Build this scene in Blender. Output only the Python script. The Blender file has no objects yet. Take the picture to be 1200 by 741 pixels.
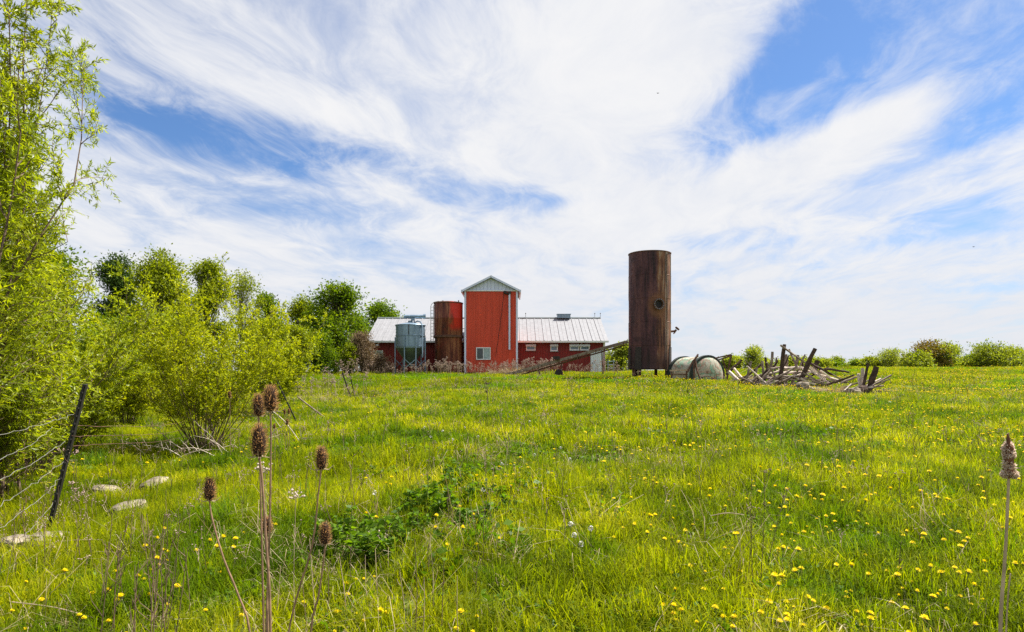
import bpy, math, random
import numpy as np
from mathutils import Vector, Matrix, Euler
R = math.radians
rng = np.random.default_rng(7)
random.seed(7)
SC = bpy.context.scene
COL = SC.collection

# ------------------------------------------------------------------ camera, sun, sky, exposure
EYE = 1.6
F = 800.0 / 1200.0            # focal length over image width
cam = bpy.data.cameras.new('camera')
cam.sensor_width = 36.0
cam.lens = 24.0
cam.shift_y = 0.0625
cam.clip_start = 0.05
cam.clip_end = 6000
camo = bpy.data.objects.new('camera', cam)
camo.location = (0, 0, EYE)
camo.rotation_euler = (R(90), 0, 0)
COL.objects.link(camo)
SC.camera = camo

SUN_EL, SUN_AZ = 57.0, 60.0    # azimuth measured from the view direction (+Y) towards the right (+X)
sv = Vector((math.sin(R(SUN_AZ)) * math.cos(R(SUN_EL)), math.cos(R(SUN_AZ)) * math.cos(R(SUN_EL)), math.sin(R(SUN_EL))))
sun = bpy.data.lights.new('sun', 'SUN')
sun.energy = 5.0
sun.angle = R(0.5)
sun.color = (1.0, 0.955, 0.88)
suno = bpy.data.objects.new('sun', sun)
suno.rotation_euler = sv.to_track_quat('Z', 'Y').to_euler()
suno.location = (0, 0, 60)
COL.objects.link(suno)

SC.view_settings.view_transform = 'Standard'
SC.view_settings.look = 'None'
SC.view_settings.gamma = 1.0
SC.view_settings.exposure = 1.24
SC.render.engine = 'CYCLES'
SC.cycles.use_denoising = False
SC.cycles.max_bounces = 6
SC.cycles.diffuse_bounces = 3
SC.cycles.transparent_max_bounces = 8
SC.cycles.sample_clamp_indirect = 6.0

W = bpy.data.worlds.new('World')
SC.world = W
W.use_nodes = True
wt = W.node_tree
wt.nodes.clear()


class NT:
    """small helper for node trees"""
    def __init__(s, tree):
        s.t = tree

    def n(s, typ, **kw):
        nd = s.t.nodes.new(typ)
        for k, v in kw.items():
            setattr(nd, k, v)
        return nd

    def link(s, a, b):
        s.t.links.new(a, b)

    def setin(s, sock, v):
        if isinstance(v, bpy.types.NodeSocket):
            s.link(v, sock)
        else:
            sock.default_value = v

    def m(s, op, a, b=0.0, c=0.0, clamp=False):
        nd = s.n('ShaderNodeMath', operation=op)
        nd.use_clamp = clamp
        s.setin(nd.inputs[0], a)
        s.setin(nd.inputs[1], b)
        s.setin(nd.inputs[2], c)
        return nd.outputs[0]

    def noise(s, vec, scale, detail=4, rough=0.5, dist=0.0):
        nd = s.n('ShaderNodeTexNoise')
        if vec is not None:
            s.link(vec, nd.inputs['Vector'])
        nd.inputs['Scale'].default_value = scale
        nd.inputs['Detail'].default_value = detail
        nd.inputs['Roughness'].default_value = rough
        nd.inputs['Distortion'].default_value = dist
        return nd.outputs['Fac']

    def ramp(s, fac, stops, interp='LINEAR'):
        nd = s.n('ShaderNodeValToRGB')
        cr = nd.color_ramp
        cr.interpolation = interp
        while len(cr.elements) > 1:
            cr.elements.remove(cr.elements[-1])
        cr.elements[0].position = stops[0][0]
        cr.elements[0].color = (*stops[0][1], 1)
        for p, c in stops[1:]:
            e = cr.elements.new(p)
            e.color = (*c, 1)
        s.setin(nd.inputs[0], fac)
        return nd.outputs[0]

    def mix(s, fac, a, b, mode='MIX'):
        nd = s.n('ShaderNodeMix', data_type='RGBA', blend_type=mode)
        s.setin(nd.inputs[0], fac)
        for i, v in ((6, a), (7, b)):
            if isinstance(v, bpy.types.NodeSocket):
                s.link(v, nd.inputs[i])
            else:
                nd.inputs[i].default_value = (*v, 1) if len(v) == 3 else v
        return nd.outputs[2]

    def maprange(s, v, a, b, c=0.0, d=1.0, smooth=True):
        nd = s.n('ShaderNodeMapRange')
        if smooth:
            nd.interpolation_type = 'SMOOTHSTEP'
        s.setin(nd.inputs[0], v)
        for i, q in enumerate((a, b, c, d)):
            s.setin(nd.inputs[i + 1], q)
        return nd.outputs[0]

    def xyz(s, x, y, z):
        nd = s.n('ShaderNodeCombineXYZ')
        s.setin(nd.inputs[0], x)
        s.setin(nd.inputs[1], y)
        s.setin(nd.inputs[2], z)
        return nd.outputs[0]

    def sep(s, v):
        nd = s.n('ShaderNodeSeparateXYZ')
        s.link(v, nd.inputs[0])
        return nd.outputs


SKY_STRENGTH = 0.085
CLOUD = 4.6
w = NT(wt)
sky = w.n('ShaderNodeTexSky', sky_type='NISHITA')
sky.sun_disc = False
sky.sun_elevation = R(SUN_EL)
sky.sun_rotation = R(SUN_AZ)
sky.altitude = 0
sky.air_density = 1.0
sky.dust_density = 0.6
sky.ozone_density = 2.0
tc = w.n('ShaderNodeTexCoord')
dx, dy, dz = w.sep(tc.outputs['Generated'])
az = w.m('MULTIPLY', w.m('ARCTAN2', dx, dy), 180 / math.pi)
el = w.m('MULTIPLY', w.m('ARCSINE', dz), 180 / math.pi)
zz = w.m('ADD', w.m('MAXIMUM', dz, 0.0), 0.10)
px_ = w.m('DIVIDE', dx, zz)
py_ = w.m('DIVIDE', dy, zz)
ca, sa = math.cos(R(-10)), math.sin(R(-10))
ax_ = w.m('ADD', w.m('MULTIPLY', px_, ca), w.m('MULTIPLY', py_, sa))
al_ = w.m('SUBTRACT', w.m('MULTIPLY', py_, ca), w.m('MULTIPLY', px_, sa))
wp = w.xyz(px_, py_, 0.0)
warp1 = w.m('SUBTRACT', w.noise(wp, 0.8, 3, 0.55), 0.5)
warp2 = w.m('SUBTRACT', w.noise(w.xyz(w.m('ADD', px_, 17.3), py_, 3.1), 0.8, 3, 0.55), 0.5)
fine1 = w.m('SUBTRACT', w.noise(wp, 4.5, 4, 0.6), 0.5)
axw = w.m('ADD', ax_, w.m('MULTIPLY', warp1, 1.1))
alw = w.m('ADD', al_, w.m('MULTIPLY', warp2, 1.6))
axw2 = w.m('ADD', ax_, w.m('MULTIPLY', warp1, 0.5))
alw2 = w.m('ADD', al_, w.m('MULTIPLY', warp2, 0.9))
n1 = w.noise(w.xyz(w.m('MULTIPLY', axw, 1.5), w.m('MULTIPLY', alw, 0.6), 0.7), 1.0, 7, 0.56, 0.35)
n2 = w.noise(w.xyz(w.m('MULTIPLY', axw2, 4.2), w.m('MULTIPLY', alw2, 2.1), 5.7), 1.0, 9, 0.66, 0.35)
azw = w.m('ADD', w.m('ADD', az, w.m('MULTIPLY', warp1, 9.0)), w.m('MULTIPLY', fine1, 3.0))
elw = w.m('ADD', w.m('ADD', el, w.m('MULTIPLY', warp2, 6.0)), w.m('MULTIPLY', fine1, 2.0))


def blob(px, py, rx, ry, rot, k):
    """a soft gap (k<0) or bank (k>0) of cloud in a direction of the sky; rot = tilt in degrees, positive climbs to the right"""
    u, v = (px - 600) / 800, (446 - py) / 800
    a0 = math.degrees(math.atan(u))
    e0 = math.degrees(math.atan(v * math.cos(math.atan(u))))
    s = 57.3 / 800 * math.cos(R(a0))
    c, sn = math.cos(R(rot)), math.sin(R(rot))
    da = w.m('SUBTRACT', azw, a0)
    de = w.m('SUBTRACT', elw, e0)
    uu = w.m('MULTIPLY', w.m('ADD', w.m('MULTIPLY', da, c), w.m('MULTIPLY', de, sn)), 1 / (rx * s))
    vv = w.m('MULTIPLY', w.m('SUBTRACT', w.m('MULTIPLY', de, c), w.m('MULTIPLY', da, sn)), 1 / (ry * s))
    q = w.m('ADD', w.m('MULTIPLY', uu, uu), w.m('MULTIPLY', vv, vv))
    q = w.m('POWER', q, 1.3)
    return w.m('MULTIPLY', w.m('EXPONENT', w.m('MULTIPLY', q, -1.0)), k)


blobs = [blob(*b) for b in [
    (215, 155, 150, 44, -10, -0.52), (340, 182, 120, 24, -8, -0.44), (465, 205, 130, 20, -8, -0.32),
    (120, 60, 55, 55, 0, -0.22),
    (900, 118, 120, 34, 33, -0.95), (970, 72, 190, 54, 16, -0.88), (1160, 45, 170, 70, 15, -0.72), (1180, 120, 110, 36, 25, -0.55),
    (1000, 110, 110, 36, 30, -0.5),
    (250, 245, 100, 16, -4, -0.30), (190, 268, 40, 14, 0, -0.25), (370, 255, 60, 14, -5, -0.22),
    (585, 235, 80, 16, -6, -0.30), (670, 240, 60, 20, 0, -0.25), (1130, 255, 90, 18, 12, -0.38),
    (870, 285, 100, 12, 6, -0.28), (1000, 300, 90, 14, 6, -0.25), (1170, 335, 60, 12, 6, -0.25),
    (560, 110, 200, 110, 0, 0.35), (770, 80, 100, 75, 25, 0.5), (860, 70, 40, 30, 20, 0.35), (1010, 160, 90, 24, 28, 0.5), (1130, 185, 100, 12, 18, 0.25),
    (840, 215, 190, 42, 14, 0.4), (420, 215, 150, 12, -18, 0.15),
]]
cov = blobs[0]
for b in blobs[1:]:
    cov = w.m('ADD', cov, b)
cov = w.m('ADD', cov, w.m('MULTIPLY', w.m('SUBTRACT', n1, 0.5), 1.25))
cov = w.m('ADD', cov, w.m('MULTIPLY', w.m('SUBTRACT', n2, 0.5), 1.35))
cov = w.m('ADD', cov, w.maprange(el, 24.0, 4.0, 0.64, 0.98))
dens = w.maprange(cov, -0.05, 1.15, 0.0, 0.98, smooth=True)
skyc = w.mix(1.0, sky.outputs[0], (0.40, 0.54, 0.71), 'MULTIPLY')
horizon = w.maprange(el, 0.0, 13.0, 0.9, 0.0)
cloudc = w.mix(w.maprange(n2, 0.3, 0.75), (CLOUD * 0.90, CLOUD * 0.92, CLOUD * 0.97), (CLOUD, CLOUD, CLOUD * 1.01))
cloudc = w.mix(w.maprange(el, 0.0, 15.0, 0.75, 0.0), cloudc, (CLOUD * 0.83, CLOUD * 0.85, CLOUD * 0.91))
wisp = w.m('MULTIPLY', w.maprange(w.m('ADD', n2, w.m('MULTIPLY', n1, .5)), 0.66, 1.0), 0.55)
dens = w.m('ADD', dens, w.m('MULTIPLY', w.m('SUBTRACT', 1.0, dens), wisp))
dens = w.m('MAXIMUM', dens, horizon)
allc = w.mix(dens, skyc, cloudc)
bg = w.n('ShaderNodeBackground')
w.link(allc, bg.inputs[0])
bg.inputs[1].default_value = SKY_STRENGTH
wo = w.n('ShaderNodeOutputWorld')
w.link(bg.outputs[0], wo.inputs[0])
W.cycles.sampling_method = 'MANUAL'
W.cycles.sample_map_resolution = 512


# ------------------------------------------------------------------ mesh helpers
class MB:
    """collects boxes, tubes, lathes and quads, then links them as ONE mesh object"""
    def __init__(s):
        s.v, s.f, s.mi, s.n = [], [], [], 0

    def add(s, V, Fs, mi=0):
        V = np.asarray(V, float).reshape(-1, 3)
        s.v.append(V)
        for f in Fs:
            s.f.append([i + s.n for i in f])
            s.mi.append(mi)
        s.n += len(V)
        return s

    def box(s, c, size, rot=(0, 0, 0), mi=0):
        hx, hy, hz = size[0] / 2, size[1] / 2, size[2] / 2
        M = Euler(rot).to_matrix() if not isinstance(rot, Matrix) else rot
        V = [M @ Vector((x * hx, y * hy, z * hz)) + Vector(c) for x in (-1, 1) for y in (-1, 1) for z in (-1, 1)]
        Fs = [(0, 1, 3, 2), (4, 6, 7, 5), (0, 4, 5, 1), (2, 3, 7, 6), (0, 2, 6, 4), (1, 5, 7, 3)]
        return s.add([tuple(v) for v in V], Fs, mi)

    def beam(s, p0, p1, wd, ht, mi=0, up=(0, 0, 1)):
        p0, p1 = Vector(p0), Vector(p1)
        d = (p1 - p0)
        L = d.length
        d.normalize()
        u = Vector(up)
        sd = d.cross(u)
        if sd.length < 1e-3:
            sd = Vector((1, 0, 0))
        sd.normalize()
        u2 = sd.cross(d)
        M = Matrix((sd, d, u2)).transposed()
        return s.box((p0 + p1) / 2, (wd, L, ht), M, mi)

    def tube(s, pts, rad, k=6, mi=0, caps=True, jit=0.0):
        P = [Vector(p) for p in pts]
        n = len(P)
        if not hasattr(rad, '__len__'):
            rad = [rad] * n
        V = []
        prev = None
        for i in range(n):
            a = P[max(i - 1, 0)]
            b = P[min(i + 1, n - 1)]
            t = (b - a)
            if t.length < 1e-9:
                t = Vector((0, 0, 1))
            t.normalize()
            if prev is None:
                ref = Vector((0, 0, 1)) if abs(t.z) < 0.9 else Vector((1, 0, 0))
                sd = t.cross(ref)
            else:
                sd = prev - t * prev.dot(t)
            sd.normalize()
            prev = sd
            u = t.cross(sd)
            for j in range(k):
                an = 2 * math.pi * j / k
                r = rad[i] * (1 + (random.uniform(-jit, jit) if jit else 0))
                V.append(tuple(P[i] + sd * (math.cos(an) * r) + u * (math.sin(an) * r)))
        Fs = []
        for i in range(n - 1):
            for j in range(k):
                j2 = (j + 1) % k
                Fs.append((i * k + j, i * k + j2, (i + 1) * k + j2, (i + 1) * k + j))
        if caps:
            Fs.append(tuple(range(k - 1, -1, -1)))
            Fs.append(tuple((n - 1) * k + j for j in range(k)))
        return s.add(V, Fs, mi)

    def lathe(s, prof, k=32, c=(0, 0, 0), M=None, mi=0, cap0=True, cap1=True):
        V = []
        for r, z in prof:
            for j in range(k):
                a = 2 * math.pi * j / k
                p = Vector((r * math.cos(a), r * math.sin(a), z))
                if M is not None:
                    p = M @ p
                V.append(tuple(p + Vector(c)))
        n = len(prof)
        Fs = []
        for i in range(n - 1):
            for j in range(k):
                j2 = (j + 1) % k
                Fs.append((i * k + j, i * k + j2, (i + 1) * k + j2, (i + 1) * k + j))
        if cap0:
            Fs.append(tuple(range(k - 1, -1, -1)))
        if cap1:
            Fs.append(tuple((n - 1) * k + j for j in range(k)))
        return s.add(V, Fs, mi)

    def build(s, name, mats, parent=None, smooth=False, loc=None):
        me = bpy.data.meshes.new(name)
        V = np.concatenate(s.v) if s.v else np.zeros((0, 3))
        if loc is not None:
            V = V - np.array(loc, float)
        me.from_pydata(V.tolist(), [], s.f)
        if not isinstance(mats, (list, tuple)):
            mats = [mats]
        for m in mats:
            me.materials.append(m)
        if len(mats) > 1:
            me.polygons.foreach_set('material_index', s.mi)
        if smooth:
            me.polygons.foreach_set('use_smooth', [True] * len(me.polygons))
            try:
                me.set_sharp_from_angle(angle=R(38))
            except Exception:
                pass
        me.update()
        o = bpy.data.objects.new(name, me)
        COL.objects.link(o)
        if loc is not None:
            o.location = loc
        if parent is not None:
            o.parent = parent
            if loc is None:                      # geometry given in world space
                o.matrix_parent_inverse = Matrix.Translation(parent.location).inverted()
        return o


def quads_mesh(name, V, nper, mat, faces=((0, 1, 2, 3),), parent=None, link=True, matidx=None, mats=None, smooth=False):
    """V: (N, nper, 3) array of little pieces sharing the same face layout"""
    N = V.shape[0]
    me = bpy.data.meshes.new(name)
    me.vertices.add(N * nper)
    me.vertices.foreach_set('co', np.ascontiguousarray(V, dtype=np.float32).ravel())
    base = (np.arange(N) * nper)[:, None]
    loops, starts, tot = [], [], []
    fl = [len(f) for f in faces]
    pat = np.concatenate([np.array(f) for f in faces])
    loops = (base + pat[None, :]).ravel()
    per = len(pat)
    off = np.cumsum([0] + fl[:-1])
    starts = ((np.arange(N) * per)[:, None] + off[None, :]).ravel()
    me.loops.add(len(loops))
    me.loops.foreach_set('vertex_index', loops.astype(np.int32))
    me.polygons.add(N * len(faces))
    me.polygons.foreach_set('loop_start', starts.astype(np.int32))
    if mats:
        for m in mats:
            me.materials.append(m)
        me.polygons.foreach_set('material_index', np.repeat(matidx, len(faces)).astype(np.int32))
    else:
        me.materials.append(mat)
    if smooth:
        me.polygons.foreach_set('use_smooth', np.ones(N * len(faces), bool))
    me.update(calc_edges=True)
    me.validate()
    o = bpy.data.objects.new(name, me)
    if link:
        COL.objects.link(o)
    if parent is not None:
        o.parent = parent
        o.matrix_parent_inverse = Matrix.Translation(parent.location).inverted()
    return o


ORD = ['leftmost', 'second', 'third', 'fourth', 'fifth', 'sixth', 'seventh', 'eighth', 'ninth', 'tenth', 'eleventh', 'twelfth', 'thirteenth', 'fourteenth', 'fifteenth', 'sixteenth', 'seventeenth', 'eighteenth', 'nineteenth', 'rightmost']


def thing(name, loc, label, cat, group=None):
    o = bpy.data.objects.new(name, None)
    o.empty_display_size = 0.3
    o.location = loc
    COL.objects.link(o)
    o['label'] = label
    o['category'] = cat
    if group:
        o['group'] = group
    return o


def tag(o, label=None, cat=None, group=None, kind=None):
    if label: o['label'] = label
    if cat: o['category'] = cat
    if group: o['group'] = group
    if kind: o['kind'] = kind
    return o


def ss(a, b, x):
    t = np.clip((x - a) / (b - a), 0, 1)
    return t * t * (3 - 2 * t)


_fd = np.linspace(-60, 400, 4601)
_fp = np.interp(_fd, [-60, 0, 4, 6, 12, 17, 25, 34, 45, 55, 62, 70, 85, 110, 150, 400],
                [0, 0, .16, .27, .42, .52, .76, 1.03, 1.54, 1.98, 2.18, 2.27, 2.2, 1.6, 1.0, -3])
_k = np.ones(31) / 31
_fp = np.convolve(np.pad(_fp, 15, mode='edge'), _k, 'valid')


def H(x, y):
    x = np.asarray(x, float)
    y = np.asarray(y, float)
    h = np.interp(y, _fd, _fp)
    h = h - 0.35 * ss(-2, -6, x) * (1 - ss(36, 56, y)) * ss(-8, 3, y)
    h = h + 0.40 * ss(8, 32, x) * ss(42, 64, y) * (1 - ss(80, 110, y))
    b = 0.035 * np.sin(x * 1.1 + y * 0.37) + 0.03 * np.sin(x * 0.43 - y * 0.91 + 1) + 0.02 * np.sin(x * 2.3 + 2) * np.sin(y * 1.9)
    return h + b * ss(1, 6, np.abs(y))


def P(px, py, d):
    """a point at depth d metres seen at this place of the photograph"""
    return Vector(((px - 600) / 800 * d, d, EYE + (446 - py) / 800 * d))


def G(px, d, up=0.0):
    x = (px - 600) / 800 * d
    return Vector((x, d, float(H(x, d)) + up))


# ------------------------------------------------------------------ materials
MATS = {}


def newmat(name):
    m = bpy.data.materials.new(name)
    m.use_nodes = True
    m.node_tree.nodes.clear()
    MATS[name] = m
    t = NT(m.node_tree)
    out = t.n('ShaderNodeOutputMaterial')
    return m, t, out


def principled(t, out, col, rough=0.6, metal=0.0, spec=0.4, bump=None, bstr=0.3, bdist=0.01):
    p = t.n('ShaderNodeBsdfPrincipled')
    if isinstance(col, bpy.types.NodeSocket):
        t.link(col, p.inputs['Base Color'])
    else:
        p.inputs['Base Color'].default_value = (*col, 1)
    t.setin(p.inputs['Roughness'], rough)
    t.setin(p.inputs['Metallic'], metal)
    p.inputs['Specular IOR Level'].default_value = spec
    if bump is not None:
        b = t.n('ShaderNodeBump')
        b.inputs['Strength'].default_value = bstr
        b.inputs['Distance'].default_value = bdist
        t.link(bump, b.inputs['Height'])
        t.link(b.outputs[0], p.inputs['Normal'])
    t.link(p.outputs[0], out.inputs[0])
    return p


def leafmat(name, stops, trans=0.5, rough=0.5, tint=(1.25, 1.15, 0.5), wscale=0.35, wamp=0.45, spec=0.12, stops2=None, w2=None):
    """leaf or blade: diffuse front + light passing through; colour varies by leaf and by place"""
    m, t, out = newmat(name)
    g = t.n('ShaderNodeNewGeometry')
    r = g.outputs['Random Per Island']
    nz = t.noise(g.outputs['Position'], wscale, 3, 0.55)
    f = t.m('ADD', t.m('MULTIPLY', r, 1 - wamp), t.m('MULTIPLY', t.maprange(nz, 0.3, 0.7), wamp))
    c = t.ramp(f, stops)
    if stops2:
        nz2 = t.noise(g.outputs['Position'], w2[0], 4, 0.6)
        c2 = t.ramp(f, stops2)
        c = t.mix(t.maprange(nz2, w2[1], w2[2]), c, c2)
    p = t.n('ShaderNodeBsdfPrincipled')
    t.link(c, p.inputs['Base Color'])
    p.inputs['Roughness'].default_value = rough
    p.inputs['Specular IOR Level'].default_value = spec
    tr = t.n('ShaderNodeBsdfTranslucent')
    t.link(t.mix(1.0, c, tint, 'MULTIPLY'), tr.inputs[0])
    mx = t.n('ShaderNodeMixShader')
    mx.inputs[0].default_value = trans
    t.link(p.outputs[0], mx.inputs[1])
    t.link(tr.outputs[0], mx.inputs[2])
    t.link(mx.outputs[0], out.inputs[0])
    return m


def simplemat(name, col, rough=0.6, metal=0.0, var=0.25, scale=6.0, spec=0.4, bump=0.2, bdist=0.005):
    m, t, out = newmat(name)
    tc = t.n('ShaderNodeTexCoord')
    nz = t.noise(tc.outputs['Object'], scale, 6, 0.6)
    c = t.mix(t.maprange(nz, 0.3, 0.7), tuple(x * (1 - var) for x in col), tuple(min(1, x * (1 + var)) for x in col))
    principled(t, out, c, rough, metal, spec, nz, bump, bdist)
    return m


TINT = (1.62, 1.68, 0.2)
M_grass = leafmat('grass_blade', [(0, (.030, .055, .002)), (.3, (.110, .145, .003)), (.65, (.225, .245, .004)), (.88, (.37, .34, .012)), (1, (.62, .52, .24))],
                  0.5, 0.6, TINT, 0.9, 0.55, 0.05,
                  [(0, (.025, .060, .003)), (.6, (.085, .140, .004)), (1, (.18, .225, .006))], (0.55, 0.50, 0.62))
M_far = leafmat('far_grass_blade', [(0, (.06, .085, .003)), (.4, (.145, .175, .004)), (.8, (.245, .25, .006)), (1, (.42, .34, .06))],
                0.5, 0.6, TINT, 0.2, 0.5, 0.05,
                [(0, (.05, .105, .004)), (.6, (.10, .18, .006)), (1, (.17, .24, .009))], (0.13, 0.5, 0.62))
M_clump = leafmat('tussock_blade', [(0, (.03, .075, .004)), (.5, (.07, .14, .006)), (.9, (.15, .22, .01)), (1, (.4, .35, .15))], 0.42, 0.55, TINT, 0.6, 0.4, 0.08)
M_clover = leafmat('broad_leaf', [(0, (.035, .08, .008)), (.5, (.085, .165, .010)), (1, (.17, .27, .015))], 0.45, 0.5, (1.5, 1.5, .3), 0.6, 0.3, 0.15)
M_straw = leafmat('straw', [(0, (.22, .16, .09)), (.5, (.38, .30, .18)), (1, (.55, .47, .33))], 0.25, 0.6, (1.1, 1, .8), 0.7, 0.3)
M_stalk = simplemat('dead_stalk', (.15, .095, .06), 0.8, var=.4, scale=9)
M_palestalk = simplemat('pale_stalk', (.42, .31, .21), 0.75, var=.3, scale=9)
M_seed = simplemat('seed_head', (.29, .205, .16), 0.9, var=.35, scale=30)
M_willow = leafmat('willow_leaf', [(0, (.14, .20, .010)), (.5, (.25, .31, .012)), (1, (.37, .40, .03))], 0.5, 0.4, (1.6, 1.5, .25), 1.6, 0.5, 0.25)
M_shrub = leafmat('willow_shrub_leaf', [(0, (.15, .19, .006)), (.5, (.29, .35, .008)), (1, (.44, .46, .03))], 0.5, 0.45, (1.6, 1.45, .25), 1.5, 0.5, 0.15)
M_tree_a = leafmat('maple_leaf', [(0, (.035, .075, .006)), (.5, (.10, .16, .008)), (1, (.22, .28, .012))], 0.45, 0.45, (1.5, 1.5, .25), 0.6, 0.5, 0.1)
M_tree_b = leafmat('ash_leaf', [(0, (.085, .12, .009)), (.5, (.175, .215, .011)), (1, (.28, .31, .018))], 0.45, 0.45, (1.5, 1.5, .25), 0.6, 0.5, 0.1)
M_tree_c = leafmat('evergreen_leaf', [(0, (.03, .06, .012)), (.5, (.05, .09, .014)), (1, (.09, .15, .018))], 0.25, 0.5, (1.2, 1.2, .5), 0.5, 0.3)
M_tree_d = leafmat('spring_bronze_leaf', [(0, (.12, .09, .02)), (.5, (.17, .13, .025)), (1, (.2, .19, .03))], 0.4, 0.5, (1.3, 1.1, .4), 0.5, 0.3)
M_tree_e = leafmat('skyline_leaf', [(0, (.11, .15, .02)), (.5, (.20, .245, .028)), (1, (.31, .34, .05))], 0.5, 0.5, (1.5, 1.45, .35), 0.5, 0.5, 0.1)
M_vine = leafmat('dry_vine', [(0, (.11, .07, .045)), (.55, (.21, .15, .09)), (1, (.32, .24, .15))], 0.2, 0.8, (1.1, 1, .7), 0.8, 0.4)
M_bark = simplemat('bark', (.085, .062, .045), 0.9, var=.45, scale=14, bump=.8, bdist=.02)
M_bark_w = simplemat('willow_bark', (.13, .085, .055), 0.85, var=.45, scale=14, bump=.8, bdist=.02)
M_bark_pale = simplemat('pale_bark', (.24, .20, .15), 0.9, var=.3, scale=10, bump=.6, bdist=.02)
M_dand = leafmat('dandelion_petal', [(0, (.66, .50, .006)), (.5, (.80, .64, .008)), (1, (.88, .74, .012))], 0.35, 0.6, (1.05, 1.0, .6), 3.0, 0.2)
M_dstem = simplemat('dandelion_stem', (.16, .2, .05), 0.6)
M_puff = simplemat('seed_puff', (.62, .6, .55), 0.9)

m, t, out = newmat('soil')
tc = t.n('ShaderNodeNewGeometry')
a = t.noise(tc.outputs['Position'], 0.35, 5, 0.6)
b = t.noise(tc.outputs['Position'], 7.0, 6, 0.65)
c1 = t.ramp(b, [(.3, (.045, .055, .014)), (.55, (.085, .095, .022)), (.75, (.30, .24, .11))])
c2 = t.ramp(b, [(.3, (.06, .09, .014)), (.7, (.13, .16, .025))])
cc = t.mix(t.maprange(a, .4, .6), c1, c2)
principled(t, out, cc, 0.95, 0, 0.1, b, 0.8, 0.05)
M_soil = m

# painted barn metal
def paint_metal(name, col, rough=0.45, streak=0.12, rustamt=0.0, spec=0.35):
    m, t, out = newmat(name)
    g = t.n('ShaderNodeNewGeometry')
    x, y, z = t.sep(g.outputs['Position'])
    st = t.noise(t.xyz(t.m('MULTIPLY', x, 3.0), t.m('MULTIPLY', y, 3.0), t.m('MULTIPLY', z, 0.35)), 1.0, 5, 0.6)
    fn = t.noise(g.outputs['Position'], 6.0, 5, 0.6)
    c = t.mix(t.maprange(st, .3, .7), tuple(k * (1 - streak) for k in col), tuple(min(1, k * (1 + streak)) for k in col))
    c = t.mix(t.m('MULTIPLY', t.maprange(fn, .5, .8), 0.18), c, (.28, .22, .18))
    if rustamt:
        c = t.mix(t.m('MULTIPLY', t.maprange(st, .55, .72), rustamt), c, (.16, .07, .035))
    principled(t, out, c, rough, 0.0, spec, fn, 0.05, 0.004)
    return m


M_red = paint_metal('red_siding_paint', (.62, .068, .028), 0.5, .13)
M_red_dark = paint_metal('maroon_siding_paint', (.19, .013, .010), 0.55, .10)
M_white = paint_metal('white_trim_paint', (.74, .77, .77), 0.5, .06)
M_gable = paint_metal('pale_gable_paint', (.66, .71, .88), 0.5, .08)
M_roof = paint_metal('white_roof_metal', (.235, .235, .245), 0.6, .10, spec=.3)
M_roofdark = paint_metal('grey_roof_edge', (.24, .28, .28), 0.5, .1)
M_door = paint_metal('pale_door_paint', (.66, .72, .76), 0.55, .08)
M_galv = None
m, t, out = newmat('galvanised_steel')
g = t.n('ShaderNodeNewGeometry')
nz = t.noise(g.outputs['Position'], 5.0, 5, 0.6)
x, y, z = t.sep(g.outputs['Position'])
st = t.noise(t.xyz(t.m('MULTIPLY', x, 5.0), t.m('MULTIPLY', y, 5.0), t.m('MULTIPLY', z, 0.4)), 1.0, 4, .6)
c = t.ramp(st, [(.3, (.17, .24, .31)), (.7, (.30, .40, .49))])
principled(t, out, c, t.maprange(nz, .2, .8, .38, .6), 0.75, .5, nz, .1, .01)
M_galv = m
M_hopper = simplemat('hopper_green_grey', (.115, .15, .12), .5, .45, .25, 2.5)  # cone's dark green: reflection of the grass put into the colour
M_glass_dark = simplemat('window_glass_dark', (.02, .03, .035), .08, 0, .2, 2, .8, 0)
M_curtain = simplemat('window_pale_curtain', (.32, .40, .40), .3, 0, .2, 3)
M_glass_blue = simplemat('window_glass_grey', (.10, .16, .22), .12, 0, .2, 2, .8, 0)
M_black = simplemat('black_rubber', (.02, .018, .016), .6, 0, .3)
M_iron = simplemat('dark_iron', (.045, .035, .03), .7, .3, .5, 9, bump=.4)
M_wire = simplemat('fence_wire', (.40, .38, .35), .4, .55, .2, 5)
M_ironrust = simplemat('rusty_iron', (.13, .065, .04), .8, .2, .55, 8, bump=.5)


def rustmat(name, dark, mid, light, patch, pscale, vstretch=0.22, rough=.55):
    m, t, out = newmat(name)
    tc = t.n('ShaderNodeTexCoord')
    x, y, z = t.sep(tc.outputs['Object'])
    sv_ = t.xyz(x, y, t.m('MULTIPLY', z, vstretch))
    s1 = t.noise(sv_, 1.3, 7, .62, .3)
    s2 = t.noise(t.xyz(x, y, t.m('MULTIPLY', z, 0.06)), 6.0, 6, .65)
    fn = t.noise(tc.outputs['Object'], 7.0, 8, .7)
    c = t.ramp(t.m('ADD', t.m('MULTIPLY', s1, .55), t.m('MULTIPLY', s2, .45)), [(.40, dark), (.49, mid), (.59, light)])
    c = t.mix(t.m('MULTIPLY', t.maprange(t.noise(tc.outputs['Object'], pscale, 5, .6), .52, .68), .8), c, patch)
    c = t.mix(t.m('MULTIPLY', t.maprange(fn, .45, .75), .45), c, tuple(k * .45 for k in dark))
    principled(t, out, c, t.maprange(fn, .3, .7, rough - .12, rough + .2), .1, .35, fn, .35, .015)
    return m, t, c


M_rust, rt, rc = rustmat('dark_rust_lit_right', (.022, .009, .010), (.075, .026, .031), (.13, .05, .045), (.035, .013, .016), 0.7)
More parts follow.
